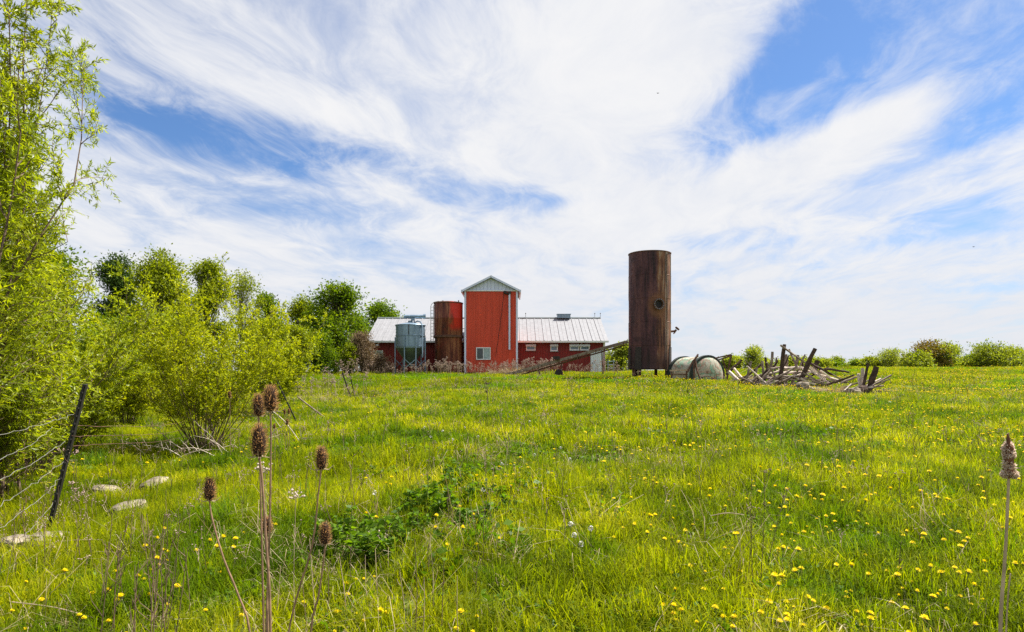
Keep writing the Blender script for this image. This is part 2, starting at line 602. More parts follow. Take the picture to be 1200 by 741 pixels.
# the big tank's right half paler and browner: brown rust with sunlight painted in
bs = [n for n in rt.t.nodes if n.type == 'BSDF_PRINCIPLED'][0]
tcn = [n for n in rt.t.nodes if n.type == 'TEX_COORD'][0]
x, y, z = rt.sep(tcn.outputs['Object'])
wob = rt.m('MULTIPLY', rt.m('SUBTRACT', rt.noise(rt.xyz(x, y, rt.m('MULTIPLY', z, .4)), 1.2, 5, .6), .5), .55)
xx = rt.m('ADD', x, wob)
f1 = rt.maprange(xx, .12, .30)
f2 = rt.maprange(xx, 1.25, .95)
brown = rt.ramp(rt.noise(rt.xyz(x, y, rt.m('MULTIPLY', z, .12)), 4.5, 7, .65), [(.40, (.045, .017, .010)), (.48, (.15, .056, .024)), (.56, (.26, .12, .055)), (.66, (.38, .29, .21))])
c3 = rt.mix(rt.m('MULTIPLY', f1, .85), rc, brown)
ring = rt.m('SUBTRACT', 1.0, rt.maprange(rt.m('SQRT', rt.m('ADD', rt.m('POWER', rt.m('SUBTRACT', x, .27), 2), rt.m('POWER', rt.m('MULTIPLY', rt.m('SUBTRACT', z, 5.05), .8), 2))), .45, .85))
c3 = rt.mix(rt.m('MULTIPLY', ring, .6), c3, (.20, .085, .03))
f4 = rt.maprange(rt.m('ADD', rt.m('ABSOLUTE', rt.m('SUBTRACT', x, .95)), rt.m('MULTIPLY', wob, .25)), .14, .03)
c3 = rt.mix(rt.m('MULTIPLY', f4, .6), c3, (.42, .36, .30))
f5 = rt.maprange(rt.m('ADD', z, wob), 2.1, 1.2)
c3 = rt.mix(rt.m('MULTIPLY', f5, .65), c3, (.03, .014, .013))
spk = rt.maprange(rt.noise(tcn.outputs['Object'], 9.0, 3, .5), .74, .78)
c3 = rt.mix(rt.m('MULTIPLY', spk, .6), c3, (.5, .45, .4))
rt.link(c3, bs.inputs['Base Color'])
M_redrust, rt2, rc2 = rustmat('rusty_red_paint_lit_right', (.030, .010, .007), (.14, .032, .015), (.30, .12, .05), (.24, .022, .010), .8, .15)
bs = [n for n in rt2.t.nodes if n.type == 'BSDF_PRINCIPLED'][0]
tcn = [n for n in rt2.t.nodes if n.type == 'TEX_COORD'][0]
x, y, z = rt2.sep(tcn.outputs['Object'])
wob = rt2.m('MULTIPLY', rt2.m('SUBTRACT', rt2.noise(rt2.xyz(x, y, rt2.m('MULTIPLY', z, .3)), 2.2, 5, .6), .5), .9)
f1 = rt2.maprange(rt2.m('ADD', x, rt2.m('MULTIPLY', wob, 1.6)), .2, .6)
f2 = rt2.maprange(rt2.m('ADD', z, wob), 3.6, 4.3)
c3 = rt2.mix(rt2.m('MULTIPLY', rt2.m('MULTIPLY', f1, f2), .92), rc2, (.62, .03, .012))  # sunlight on the upper right put into a brighter red
rt2.link(c3, bs.inputs['Base Color'])

m, t, out = newmat('flaking_green_paint')
tc = t.n('ShaderNodeTexCoord')
n_a = t.noise(tc.outputs['Object'], 1.1, 6, .6, 1.2)
n_b = t.noise(tc.outputs['Object'], 2.2, 7, .7, .8)
c = t.ramp(n_a, [(.36, (.38, .36, .28)), (.44, (.50, .44, .35)), (.47, (.24, .36, .26)), (.51, (.15, .27, .18)), (.53, (.30, .18, .12)), (.57, (.46, .36, .28)), (.64, (.36, .38, .30))])
c = t.mix(t.m('MULTIPLY', t.maprange(n_b, .52, .60), .85), c, (.20, .11, .07))
principled(t, out, c, .7, 0, .3, n_b, .4, .01)
M_flake = m

m, t, out = newmat('weathered_wood')
tc = t.n('ShaderNodeTexCoord')
oi = t.n('ShaderNodeObjectInfo')
n_a = t.noise(tc.outputs['Object'], 5, 7, .7, .3)
c = t.ramp(n_a, [(.3, (.10, .07, .052)), (.5, (.24, .185, .145)), (.7, (.42, .35, .28))])
principled(t, out, c, .9, 0, .2, n_a, .8, .02)
M_wood = m
M_wood_dark = simplemat('dark_wood', (.07, .045, .033), .9, 0, .5, 7, .2, .8, .02)
M_wood_pale = simplemat('bleached_wood', (.56, .47, .39), .85, 0, .3, 6, .2, .6, .02)
M_rock = simplemat('pale_limestone', (.24, .20, .15), .95, 0, .65, 4, .2, 1.0, .03)
M_teasel = simplemat('teasel_core', (.035, .018, .012), .9, 0, .4, 60, .2, .8, .002)
M_bristle = leafmat('teasel_bristle', [(0, (.14, .075, .04)), (1, (.46, .31, .18))], 0.6, .6, (1.6, 1.3, .8), 5, .1)
M_tstem = simplemat('teasel_stem', (.27, .16, .10), .7, 0, .35, 30, .3, .4, .002)
M_fluff = simplemat('cattail_fluff', (.55, .42, .33), .95, 0, .35, 45, .1, 1, .004)
M_cattail = simplemat('cattail_brown', (.16, .075, .045), .9, 0, .4, 40, .1, .8, .003)

# ------------------------------------------------------------------ the setting: ground
xs = np.unique(np.concatenate([np.linspace(-22, 22, 111), np.linspace(-100, 100, 81), np.array([-1500, -800, -400, -250, -150, 150, 250, 400, 800, 1500])]))
ys = np.unique(np.concatenate([np.linspace(-12, 30, 106), np.linspace(30, 130, 81), np.array([-1500, -600, -200, -60, -30, 160, 200, 300, 600, 1500])]))
XX, YY = np.meshgrid(xs, ys)
ZZ = H(XX, YY)
V = np.stack([XX, YY, ZZ], -1).reshape(-1, 3)
nx = len(xs)
idx = np.arange(len(ys) * nx).reshape(len(ys), nx)
Fq = np.stack([idx[:-1, :-1], idx[:-1, 1:], idx[1:, 1:], idx[1:, :-1]], -1).reshape(-1, 4)
gb = bpy.data.meshes.new('ground')
gb.from_pydata(V.tolist(), [], Fq.tolist())
gb.materials.append(M_soil)
gb.polygons.foreach_set('use_smooth', [True] * len(gb.polygons))
go = bpy.data.objects.new('ground', gb)
COL.objects.link(go)
go['kind'] = 'structure'


# ------------------------------------------------------------------ siding and roofing helpers
def ribbed_panel(name, x0, x1, y, z0, z1, mat, parent, pitch=0.23, face=-1):
    """one sheet of ribbed metal siding standing in the xz plane, ribs proud towards the camera"""
    n = max(1, int(round((x1 - x0) / pitch)))
    p = (x1 - x0) / n
    prof = []
    for i in range(n):
        a = x0 + i * p
        prof += [(a, 0), (a + p * .62, 0), (a + p * .72, .022), (a + p * .88, .022)]
    prof.append((x1, 0))
    V, Fs = [], []
    for (xx, dd) in prof:
        V += [(xx, y - dd, z0), (xx, y - dd, z1)]
    for i in range(len(prof) - 1):
        Fs.append((2 * i, 2 * i + 2, 2 * i + 3, 2 * i + 1))
    b = MB().add(V, Fs)
    return b.build(name, mat, parent)


# ------------------------------------------------------------------ low barn
YF, YE, YR = 63.4, 62.9, 68.6            # front wall, eave, ridge
XL, XR = -13.2, 8.6
gz = 2.15
ze = EYE + 46 / 800 * YE                 # eave height
zr = EYE + 72 / 800 * YR
barn = thing('barn', ((XL + XR) / 2, YF, gz), 'long low maroon barn with a white ribbed metal roof behind the tall red tower', 'barn')
for i in range(24):
    a = XL + (XR - XL) * i / 24
    b_ = XL + (XR - XL) * (i + 1) / 24
    ribbed_panel('siding_panel', a, b_ - .006, YF, gz - .4, ze - .02, M_red_dark, barn, .23)
slope = math.atan2(zr - ze, YR - YE)
wb = MB()
wb.box(((XL + XR) / 2, YF + .12, (gz + ze) / 2 - .15), (XR - XL - .02, .2, ze - gz + .4))
for sx in (XL + .1, XR - .1):
    wb.add([(sx - .09, YF + .02, gz - .4), (sx - .09, 2 * YR - YF, gz - .4), (sx - .09, 2 * YR - YF, ze - .12), (sx - .09, YR, zr - .15), (sx - .09, YF + .02, ze - .12),
            (sx + .09, YF + .02, gz - .4), (sx + .09, 2 * YR - YF, gz - .4), (sx + .09, 2 * YR - YF, ze - .12), (sx + .09, YR, zr - .15), (sx + .09, YF + .02, ze - .12)],
           [(0, 1, 2, 3, 4), (9, 8, 7, 6, 5), (0, 5, 6, 1), (1, 6, 7, 2), (2, 7, 8, 3), (3, 8, 9, 4), (4, 9, 5, 0)])
wb.box(((XL + XR) / 2, 2 * YR - YF - .1, (gz + ze) / 2 - .15), (XR - XL - .3, .2, ze - gz))
wb.build('wall', M_red_dark, barn)
rb = MB()
RX0, RX1 = XL - .3, XR + .3
for sgn in (1, -1):
    y_e = YE if sgn > 0 else 2 * YR - YE
    rb.add([(RX0, y_e, ze), (RX1, y_e, ze), (RX1, YR, zr), (RX0, YR, zr), (RX0, y_e, ze - .1), (RX1, y_e, ze - .1), (RX1, YR, zr - .1), (RX0, YR, zr - .1)],
           [(0, 1, 2, 3), (7, 6, 5, 4), (0, 4, 5, 1), (1, 5, 6, 2), (3, 2, 6, 7), (0, 3, 7, 4)])
roof = rb.build('roof', M_roof, barn)
NP = 30
for i in range(NP):
    a = RX0 + (RX1 - RX0) * i / NP
    b_ = RX0 + (RX1 - RX0) * (i + 1) / NP
    q = MB()
    o_ = .012
    ny_, nz_ = -math.sin(slope), math.cos(slope)
    prof = [(a + .004, o_), (a + .02, .06), (a + .07, .06), (a + .09, o_), ((a + b_) / 2 - .02, o_), ((a + b_) / 2, .03), ((a + b_) / 2 + .02, o_), (b_ - .006, o_)]
    V, Fs = [], []
    for (xx, dd) in prof:
        V += [(xx, YE - .03 + ny_ * dd, ze - .012 + nz_ * dd), (xx, YR + ny_ * dd, zr + nz_ * dd)]
    for j in range(len(prof) - 1):
        Fs.append((2 * j, 2 * j + 2, 2 * j + 3, 2 * j + 1))
    q.add(V, Fs).build('roof_panel', M_roof, roof)
MB().tube([(RX0, YR, zr + .05), (RX1, YR, zr + .05)], .1, 6).build('ridge_cap', M_roofdark, roof)
MB().beam((RX0, YE - .07, ze - .09), (RX1, YE - .07, ze - .09), .12, .16).build('gutter', M_white, barn)
vb = MB().box(((660.5 - 600) / 800 * YR, YR, zr + .2), (1.3, .9, .36))
vb.box(((660.5 - 600) / 800 * YR, YR, zr + .41), (1.42, 1.0, .05))
vb.build('ridge_vent', M_galv, roof)
for rx_ in (616, 697, 703.5):
    xq = (rx_ - 600) / 800 * YR
    MB().tube([(xq, YR, zr + .1), (xq, YR, zr + .5)], .018, 5).lathe([(.0, 0), (.05, .04), (.05, .09), (0, .13)], 8, (xq, YR, zr + .45)).build('lightning_rod', M_iron, roof)


def window(parent, x0, x1, z0, z1, y, mats, split=True, awn=False, label=None):
    b = MB()
    t_ = .08
    b.box(((x0 + x1) / 2, y, z1 - t_ / 2), (x1 - x0, .1, t_)).box(((x0 + x1) / 2, y, z0 + t_ / 2), (x1 - x0, .1, t_))
    b.box((x0 + t_ / 2, y, (z0 + z1) / 2), (t_, .098, z1 - z0 - 2 * t_)).box((x1 - t_ / 2, y, (z0 + z1) / 2), (t_, .098, z1 - z0 - 2 * t_))
    if split:
        b.box(((x0 + x1) / 2, y + .004, (z0 + z1) / 2), (t_ * .8, .085, z1 - z0 - 2 * t_))
    o = b.build('window', M_white, parent)
    if label: o['label'] = label
    xs_ = [(x0 + t_, (x0 + x1) / 2 - t_ * .4), ((x0 + x1) / 2 + t_ * .4, x1 - t_)] if split else [(x0 + t_, x1 - t_)]
    for k, (a, c) in enumerate(xs_):
        MB().box(((a + c) / 2, y + .01, (z0 + z1) / 2), (c - a, .02, z1 - z0 - 2 * t_)).build('pane', mats[k % len(mats)], o)
    if awn:
        MB().beam(((x0 + x1) / 2, y - .06, z1 - .02), ((x0 + x1) / 2, y - .26, z1 - .24), x1 - x0 + .06, .03).build('flap', M_white, o)
        MB().box(((x0 + x1) / 2, y - .06, z0 - .03), (x1 - x0 + .1, .14, .05)).build('sill', M_roofdark, o)
    return o


def bx_(px):
    return (px - 600) / 800 * YF


def bz_(py):
    return EYE + (446 - py) / 800 * YF


for (a, c, top, bot) in ((616.5, 627.5, 403.8, 411.4), (645, 653.5, 403.8, 412.2), (667.5, 678.7, 403.8, 411.2), (679.8, 690.8, 403.8, 411.2)):
    window(barn, bx_(a), bx_(c), bz_(bot), bz_(top), YF - .07, [M_glass_blue], False, True)
window(barn, bx_(438), bx_(449), bz_(422), bz_(411.5), YF - .07, [M_curtain], False, False)
db = MB().box(((bx_(692) + bx_(707)) / 2, YF - .06, (bz_(411) + gz) / 2), (bx_(707) - bx_(692), .06, bz_(411) - gz))
for k in range(6):
    xk = bx_(692) + (bx_(707) - bx_(692)) * (k + .5) / 6
    db.box((xk, YF - .1, (bz_(411) + gz) / 2), (.04, .03, bz_(411) - gz - .1))
dr = db.build('door', M_door, barn)
MB().box((bx_(694), YF - .13, gz + 1.0), (.04, .06, .18)).build('handle', M_iron, dr)
db = MB()
for xk in (691, 707.7):
    db.box((bx_(xk), YF - .07, (bz_(410) + gz) / 2), (.09, .1, bz_(410) - gz))
db.box(((bx_(691) + bx_(707.7)) / 2, YF - .07, bz_(410.2)), (bx_(708.5) - bx_(690.4), .11, .09))
db.build('door_frame', M_red_dark, barn)
MB().box((XR - .04, YF - .045, (ze + gz) / 2 - .15), (.16, .06, ze - gz + .1)).build('corner_trim', M_white, barn)
MB().box((XL + .04, YF - .045, (ze + gz) / 2 - .15), (.16, .06, ze - gz + .1)).build('corner_trim', M_white, barn)
lb = MB().lathe([(.02, 0), (.10, -.03), (.20, -.14), (.21, -.15)], 12, (bx_(443), YF - .35, bz_(404)))
lb.tube([(bx_(443), YF, bz_(403)), (bx_(443), YF - .35, bz_(403.5))], .025, 5)
lb.build('wall_lamp', M_white, barn)

# ------------------------------------------------------------------ tall red tower
TY = 60.0
tx0, tx1 = (545.5 - 600) / 800 * TY, (605.5 - 600) / 800 * TY


def tx(px):
    return (px - 600) / 800 * TY


def tz(py):
    return EYE + (446 - py) / 800 * TY


tower = thing('grain_tower', ((tx0 + tx1) / 2, TY, 2.1), 'tall red ribbed metal tower with pale gable, one window and white downpipe', 'tower building')
zt = tz(341.3)
for i in range(5):
    a = tx0 + (tx1 - tx0) * i / 5
    b_ = tx0 + (tx1 - tx0) * (i + 1) / 5
    ribbed_panel('siding_panel', a, b_ - .005, TY, 1.6, zt, M_red, tower, .155)
TD = 5.2
tb = MB()
tb.box(((tx0 + tx1) / 2, TY + .08, (1.6 + zt) / 2), (tx1 - tx0 - .02, .12, zt - 1.6))
for sx in (tx0 + .06, tx1 - .06):
    tb.box((sx, TY + TD / 2 + .1, (1.6 + zt) / 2), (.12, TD - .1, zt - 1.6))
tb.box(((tx0 + tx1) / 2, TY + TD, (1.6 + zt) / 2), (tx1 - tx0 - .26, .12, zt - 1.6))
tb.build('wall', M_red, tower)
xc = (tx0 + tx1) / 2
zap = tz(325.3)
zev = tz(340.2)
hw = (tx1 - tx0) / 2
# gable: pale ribbed sheets below the rake
gm = MB()
NG = 14
for i in range(NG):
    a = -hw + 2 * hw * i / NG
    c_ = -hw + 2 * hw * (i + 1) / NG
    za = zt + .02 + (zap - .12 - zt) * (1 - abs(a) / hw)
    zc = zt + .02 + (zap - .12 - zt) * (1 - abs(c_) / hw)
    e = .025
    gm.add([(xc + a + .01, TY - .02, zt), (xc + c_ - .05, TY - .02, zt), (xc + c_ - .05, TY - .02, zc), (xc + a + .01, TY - .02, za),
            (xc + c_ - .045, TY - .02 - e, zt), (xc + c_ - .01, TY - .02 - e, zt), (xc + c_ - .01, TY - .02 - e, zc), (xc + c_ - .045, TY - .02 - e, zc)],
           [(0, 1, 2, 3), (4, 5, 6, 7), (1, 4, 7, 2)])
gm.add([(xc - hw, TY + .0, zt), (xc + hw, TY + .0, zt), (xc, TY + .0, zap - .08)], [(0, 1, 2)])
gm.build('gable', M_gable, tower)
MB().box((xc, TY - .06, zt - .01), (2 * hw + .1, .09, .1)).build('gable_trim', M_white, tower)
oh = .26
rm = MB()
for sg in (-1, 1):
    dz_ = (zap - zev) * (oh / hw)
    xe_, ze_ = xc + sg * (hw + oh), zev - dz_
    y0_, y1_ = TY - .35, TY + TD + .35
    V = [(xc, y0_, zap), (xe_, y0_, ze_), (xe_, y1_, ze_), (xc, y1_, zap), (xc, y0_, zap + .10), (xe_, y0_, ze_ + .10), (xe_, y1_, ze_ + .10), (xc, y1_, zap + .10)]
    rm.add(V, [(0, 1, 2, 3), (7, 6, 5, 4), (0, 4, 5, 1), (1, 5, 6, 2), (2, 6, 7, 3)])
troof = rm.build('roof', M_roofdark, tower)
fm = MB()
for sg in (-1, 1):
    dz_ = (zap - zev) * (oh / hw)
    fm.beam((xc, TY - .38, zap + .0), (xc + sg * (hw + oh), TY - .38, zev - dz_ + .0), .05, .16)
fm.build('rake_board', M_gable, troof)
for sg in (-1, 1):
    MB().box((xc + sg * (hw + oh + .05), TY + TD / 2, zev - .14), (.14, TD + .7, .2)).build('gutter', M_gable, troof)
MB().box((tx0 - .02, TY - .05, (1.7 + zt) / 2), (.16, .07, zt - 1.7 - .06)).build('corner_trim', M_gable, tower)
MB().box((tx1 + .02, TY - .05, (1.7 + zt) / 2), (.16, .07, zt - 1.7 - .06)).build('corner_trim', M_gable, tower)
window(tower, tx(558), tx(575), tz(422.3), tz(407.8), TY - .07, [M_glass_dark, M_curtain], True)
pb = MB().tube([(tx(597), TY - .2, tz(344.5)), (tx(597), TY - .2, tz(410.5))], .085, 10)
pb.build('downpipe', M_gable, tower, True)
eb = MB().tube([(tx(590.5), TY - .1, tz(344)), (tx(592), TY - .25, tz(344.4)), (tx(594.5), TY - .25, tz(345.5)), (tx(597), TY - .22, tz(346))], .07, 8)
eb.box((tx(592), TY - .2, tz(343)), (.25, .2, .14)).box((tx(597), TY - .2, tz(344)), (.24, .24, .2))
eb.build('pipe_elbow', M_iron, tower)
cp = []
for k in range(14):
    u = k / 13
    cp.append((tx(590.3 - 9.5 * u ** 1.15 + .25 * math.sin(k * 2.1)), TY - .16, tz(345 + 74 * u)))
MB().tube(cp, .022, 5).build('hanging_cable', M_black, tower)
for zz_ in (360, 385, 406):
    MB().box((tx(597), TY - .1, tz(zz_)), (.24, .16, .05)).build('pipe_bracket', M_iron, tower)

# ------------------------------------------------------------------ grey hopper bin
HD = 58.6
hx = (481 - 600) / 800 * HD
hg = float(H(hx, HD))


def hz(py):
    return EYE + (446 - py) / 800 * HD


hb = thing('hopper_bin', (hx, HD, hg), 'grey galvanised hopper feed bin on legs at the left end of the barn', 'feed bin')
r_ = 17 / 800 * HD
prof = []
z_top, z_mid = hz(382), hz(409)
nr = 16
for k in range(nr + 1):
    zc_ = z_mid + (z_top - z_mid) * k / nr
    prof.append((r_ + (.014 if k % 2 else -.008), zc_))
MB().lathe(prof, 40, (hx, HD, 0)).build('shell', M_galv, hb, True)
for zz_ in (382.3, 394.5, 407):
    MB().lathe([(r_ + .02, hz(zz_) - .04), (r_ + .05, hz(zz_) - .03), (r_ + .05, hz(zz_) + .03), (r_ + .02, hz(zz_) + .04)], 40, (hx, HD, 0), cap0=False, cap1=False).build('hoop', M_galv, hb, True)
MB().lathe([(r_ + .08, z_top), (r_ + .06, z_top + .03), (r_ * .5, z_top + .17), (.2, z_top + .27), (.2, z_top + .4), (.02, z_top + .42)], 40, (hx, HD, 0)).build('conical_roof', M_galv, hb)
MB().lathe([(.16, hz(431)), (.17, hz(430)), (r_ - .02, z_mid - .01)], 32, (hx, HD, 0)).build('hopper_cone', M_hopper, hb)
lx = [(-1.0, -.18), (-.25, -1), (.5, -.9), (1.0, -.1), (-.6, .8), (.6, .8)]
for (u, v) in lx:
    nn = math.hypot(u, v)
    x_, y_ = hx + u / nn * (r_ + .05), HD + v / nn * (r_ + .05)
    g_ = float(H(x_, y_))
    MB().box((x_, y_, (hz(396) + g_) / 2 - .1), (.085, .085, hz(396) - g_ + .2)).build('leg', M_galv, hb)
for (a, c) in (((-1.0, -.18), (-.25, -1)), ((-.25, -1), (.5, -.9)), ((.5, -.9), (1, -.1))):
    A = Vector(a).normalized() * (r_ + .05)
    C = Vector(c).normalized() * (r_ + .05)
    MB().beam((hx + A[0], HD + A[1], hz(422)), (hx + C[0], HD + C[1], hz(433)), .05, .05).build('brace', M_galv, hb)
    MB().beam((hx + A[0], HD + A[1] - .06, hz(433)), (hx + C[0], HD + C[1] - .06, hz(422)), .05, .05).build('brace', M_galv, hb)
MB().box((hx + .05, HD - .15 - r_ * 1.0, (z_top + hz(394)) / 2), (.05, .05, z_top - hz(394))).build('seam', M_iron, hb)
ab = MB().tube([(tx(478) - .1, HD - .3, hz(372)), (tx(498.5) + .15, HD - .1, hz(371.6))], .15, 10)
ab.box((tx(487), HD - .2, hz(375)), (.3, .3, .22)).tube([(tx(499), HD - .1, hz(371.6)), (tx(500) + .1, HD - .1, hz(371.4))], .2, 10)
ab.build('auger_head', M_galv, hb, True)
MB().tube([(tx(488), HD - .25, hz(375)), (tx(489), HD - .3, hz(379)), (tx(493), HD - .5, hz(377.5)), (tx(497), HD - .7, hz(379)), (tx(498.6), HD - .8, hz(384)), (tx(499), HD - .8, hz(420))], .06, 7).build('fill_pipe', M_galv, hb, True)

# ------------------------------------------------------------------ rusty red tank with ladder
RD = 60.6
rx = (525.5 - 600) / 800 * RD
rg = float(H(rx, RD))


def rz(py):
    return EYE + (446 - py) / 800 * RD


rt_ = thing('rusty_red_tank', (rx, RD, rg), 'rusty tank with ladder and a sunlit upper right painted brighter red, beside the tall red tower', 'storage tank')
rr = 16.8 / 800 * RD
sb = MB().lathe([(rr * .94, rg - .3), (rr * .95, rz(397)), (rr, rz(394)), (rr, rz(375)), (rr + .015, rz(374.6)), (rr + .015, rz(374)), (rr, rz(373.6)), (rr, rz(356.5)), (rr * .96, rz(355.4)), (rr * .5, rz(354.2)), (.05, rz(353.8))], 44, (rx, RD, 0))
sb.build('shell', M_redrust, rt_, True, loc=None)
# shell's object coordinates should sit at the tank's foot
for o in list(rt_.children):
    o.data.transform(Matrix.Translation((-rx, -RD, -rg)))
    o.matrix_parent_inverse = Matrix.Identity(4)
MB().lathe([(rr + .01, rz(397)), (rr + .07, rz(396.6)), (rr + .07, rz(394.4)), (rr + .01, rz(394))], 44, (rx, RD, 0), cap0=False, cap1=False).build('band', M_ironrust, rt_)
MB().lathe([(rr - .02, rz(357)), (rr + .04, rz(356.8)), (rr + .04, rz(355.8)), (rr - .02, rz(355.6))], 44, (rx, RD, 0), cap0=False, cap1=False).build('top_rim', M_ironrust, rt_)
lad = MB()
lxx0, lxx1 = tx(505.0) - .05, tx(508.2) - .05
for xq in (lxx0, lxx1):
    lad.tube([(xq, RD - .3, rz(400)), (xq, RD - .3, rz(360)), (xq + .08, RD - .3, rz(357.5)), (xq + .3, RD - .3, rz(355)), (xq + .7, RD - .3, rz(354)), (xq + 1.0, RD - .2, rz(354.6))], .028, 5)
ladder = lad.build('ladder', M_wire, rt_)
for k in range(11):
    z_ = rz(399 - k * 3.8)
    MB().tube([(lxx0, RD - .3, z_), (lxx1, RD - .3, z_)], .02, 5).build('rung', M_wire, ladder)
for k in (362, 380, 397):
    MB().tube([(lxx1, RD - .3, rz(k)), (rx - rr + .1, RD - .15, rz(k))], .02, 4).build('ladder_bracket', M_iron, rt_)
MB().tube([(rx + rr * .75, RD - rr * .5, rz(357)), (rx + rr * .75, RD - rr * .5, rz(353.5))], .05, 6).build('vent_pipe', M_iron, rt_)
MB().lathe([(.03, 0), (.08, .03), (.08, .1), (.02, .12)], 8, (rx - .5, RD, rz(354.3))).build('hatch_cap', M_iron, rt_)
MB().tube([(rx + rr, RD, rz(386)), (rx + rr + .15, RD - .1, rz(386)), (tx0 - .02, RD - .1, rz(384.5))], .03, 5).build('side_pipe', M_iron, rt_)

# ------------------------------------------------------------------ tall rusty tank
BD = 48.0
tkx = (761.3 - 600) / 800 * BD
tkg = float(H(tkx, BD))


def kz(py):
    return EYE + (446 - py) / 800 * BD


tank = thing('tall_tank', (tkx, BD, tkg), 'tall dark rusty cylindrical tank standing on legs in the grass, right of the barn', 'tank')
tr_ = 24.3 / 800 * BD


def tl(b, name, mat, smooth=False, par=None):
    """build in tank-foot coordinates so stains and painted sunlight stay fixed to the steel"""
    o = b.build(name, mat, None, smooth)
    o.parent = par or tank
    return o


Z0 = kz(433.5) - tkg
Z1 = kz(298.2) - tkg
prof = [(tr_ - .03, Z0), (tr_, Z0 + .02)]
ncourse = 5
for k in range(ncourse):
    za = Z0 + .02 + (Z1 - Z0) * k / ncourse
    zb = Z0 + .02 + (Z1 - Z0) * (k + 1) / ncourse
    rk = tr_ + (.012 if k % 2 else 0)
    for q in range(4):
        prof.append((rk + random.uniform(-.004, .004), za + (zb - za) * (q + .02) / 4))
    prof.append((rk, zb - .03))
    prof.append((rk + .012, zb - .015))
prof += [(tr_ - .02, Z1), (tr_ - .05, Z1 - .02), (tr_ * .6, Z1 + .05), (.05, Z1 + .12)]
tl(MB().lathe(prof, 64, cap0=True), 'shell', M_rust, True)
tl(MB().lathe([(tr_ - .01, Z1 - .07), (tr_ + .035, Z1 - .06), (tr_ + .035, Z1 - .005), (tr_ - .01, Z1 + .005)], 64, cap0=False, cap1=False), 'top_rim', M_ironrust)
# manhole
mhx = (766 - 761.3) / 800 * BD
mhz = kz(359.8) - tkg
mhy = -math.sqrt(tr_ ** 2 - mhx ** 2)
Mr = Euler((R(90), 0, math.atan2(mhx, -mhy))).to_matrix()
mh = tl(MB().lathe([(.30, -.12), (.30, .16), (.39, .16), (.39, .21), (.27, .21), (.26, .0)], 28, (mhx, mhy, mhz), Mr, cap0=False, cap1=False), 'manhole', M_ironrust, True)
tl(MB().lathe([(.0001, -.02), (.265, -.02), (.265, .02), (.0001, .02)], 24, (mhx, mhy, mhz), Mr), 'manhole_dark_disc', M_black, False, mh)  # black disc painted in for the shaded inside of the hole
for k in range(16):
    an = 2 * math.pi * k / 16
    c_ = Mr @ Vector((.335 * math.cos(an), .335 * math.sin(an), .21))
    tl(MB().lathe([(.026, 0), (.026, .035)], 6, Vector((mhx, mhy, mhz)) + c_, Mr), 'bolt', M_galv, False, mh)
# side nozzle with flange
nzx = tr_
nb = MB().tube([(tr_ - .1, -.2, kz(389.5) - tkg), (tr_ + .25, -.25, kz(389) - tkg), (tr_ + .36, -.27, kz(387.6) - tkg)], .075, 8)
nb.lathe([(.17, -.04), (.17, .04)], 14, (tr_ + .42, -.28, kz(386) - tkg), Euler((0, R(40), 0)).to_matrix())
nb.lathe([(.13, -.03), (.13, .03)], 12, (tr_ + .24, -.25, kz(390.6) - tkg), Euler((0, R(-50), 0)).to_matrix())
tl(nb, 'side_nozzle', M_ironrust)
# seam pipe, dark plates for the shaded openings, legs
sx_ = (777.5 - 761.3) / 800 * BD
sy_ = -math.sqrt(max(.01, tr_ ** 2 - sx_ ** 2)) - .03
tl(MB().tube([(sx_, sy_, Z0 + .1), (sx_, sy_, Z1 - .2)], .035, 6), 'standpipe', M_ironrust)
sx_ = (783.3 - 761.3) / 800 * BD
sy_ = -math.sqrt(max(.01, tr_ ** 2 - sx_ ** 2)) - .03
tl(MB().tube([(sx_, sy_, Z0 + 1.3), (sx_, sy_, Z1 - .2)], .03, 6), 'standpipe', M_palestalk)


def arc_plate(a0, a1, z0, z1, r, th=.03):
    n = 7
    V, Fs = [], []
    for i in range(n):
        a = R(a0 + (a1 - a0) * i / (n - 1))
        for rr_ in (r, r + th):
            for z_ in (z0, z1):
                V.append((rr_ * math.sin(a), -rr_ * math.cos(a), z_))
    for i in range(n - 1):
        b = 4 * i
        Fs += [(b + 2, b + 6, b + 7, b + 3), (b, b + 1, b + 5, b + 4), (b + 1, b + 3, b + 7, b + 5), (b, b + 4, b + 6, b + 2)]
    Fs += [(0, 2, 3, 1), (4 * n - 4, 4 * n - 3, 4 * n - 1, 4 * n - 2)]
    return MB().add(V, Fs)


for (a0, a1) in ((-52, -33), (52, 88), (-95, -72)):  # dark plates put where the skirt openings lie in shade
    tl(arc_plate(a0, a1, Z0 - .03, kz(408) - tkg, tr_ + .012), 'opening_plate', M_iron, True)
for (a, top) in ((-62, 0), (-40, 0), (42, 0), (78, 0), (150, 0), (-150, 0)):
    lx_, ly_ = (tr_ - .06) * math.sin(R(a)), -(tr_ - .06) * math.cos(R(a))
    gg = float(H(tkx + lx_, BD + ly_)) - tkg
    b = MB()
    Mz = Euler((0, 0, R(a))).to_matrix()
    b.box((lx_, ly_, (Z0 + .1 + gg) / 2 - .05), (.34 if a == -62 else .22, .03, Z0 + .1 - gg + .1), Mz)
    b.box((lx_, ly_, (Z0 + .1 + gg) / 2 - .05), (.03, .2, Z0 + .1 - gg + .1), Mz)
    b.box((lx_, ly_, gg + .02), (.42, .34, .05), Mz)
    tl(b, 'leg', M_ironrust)

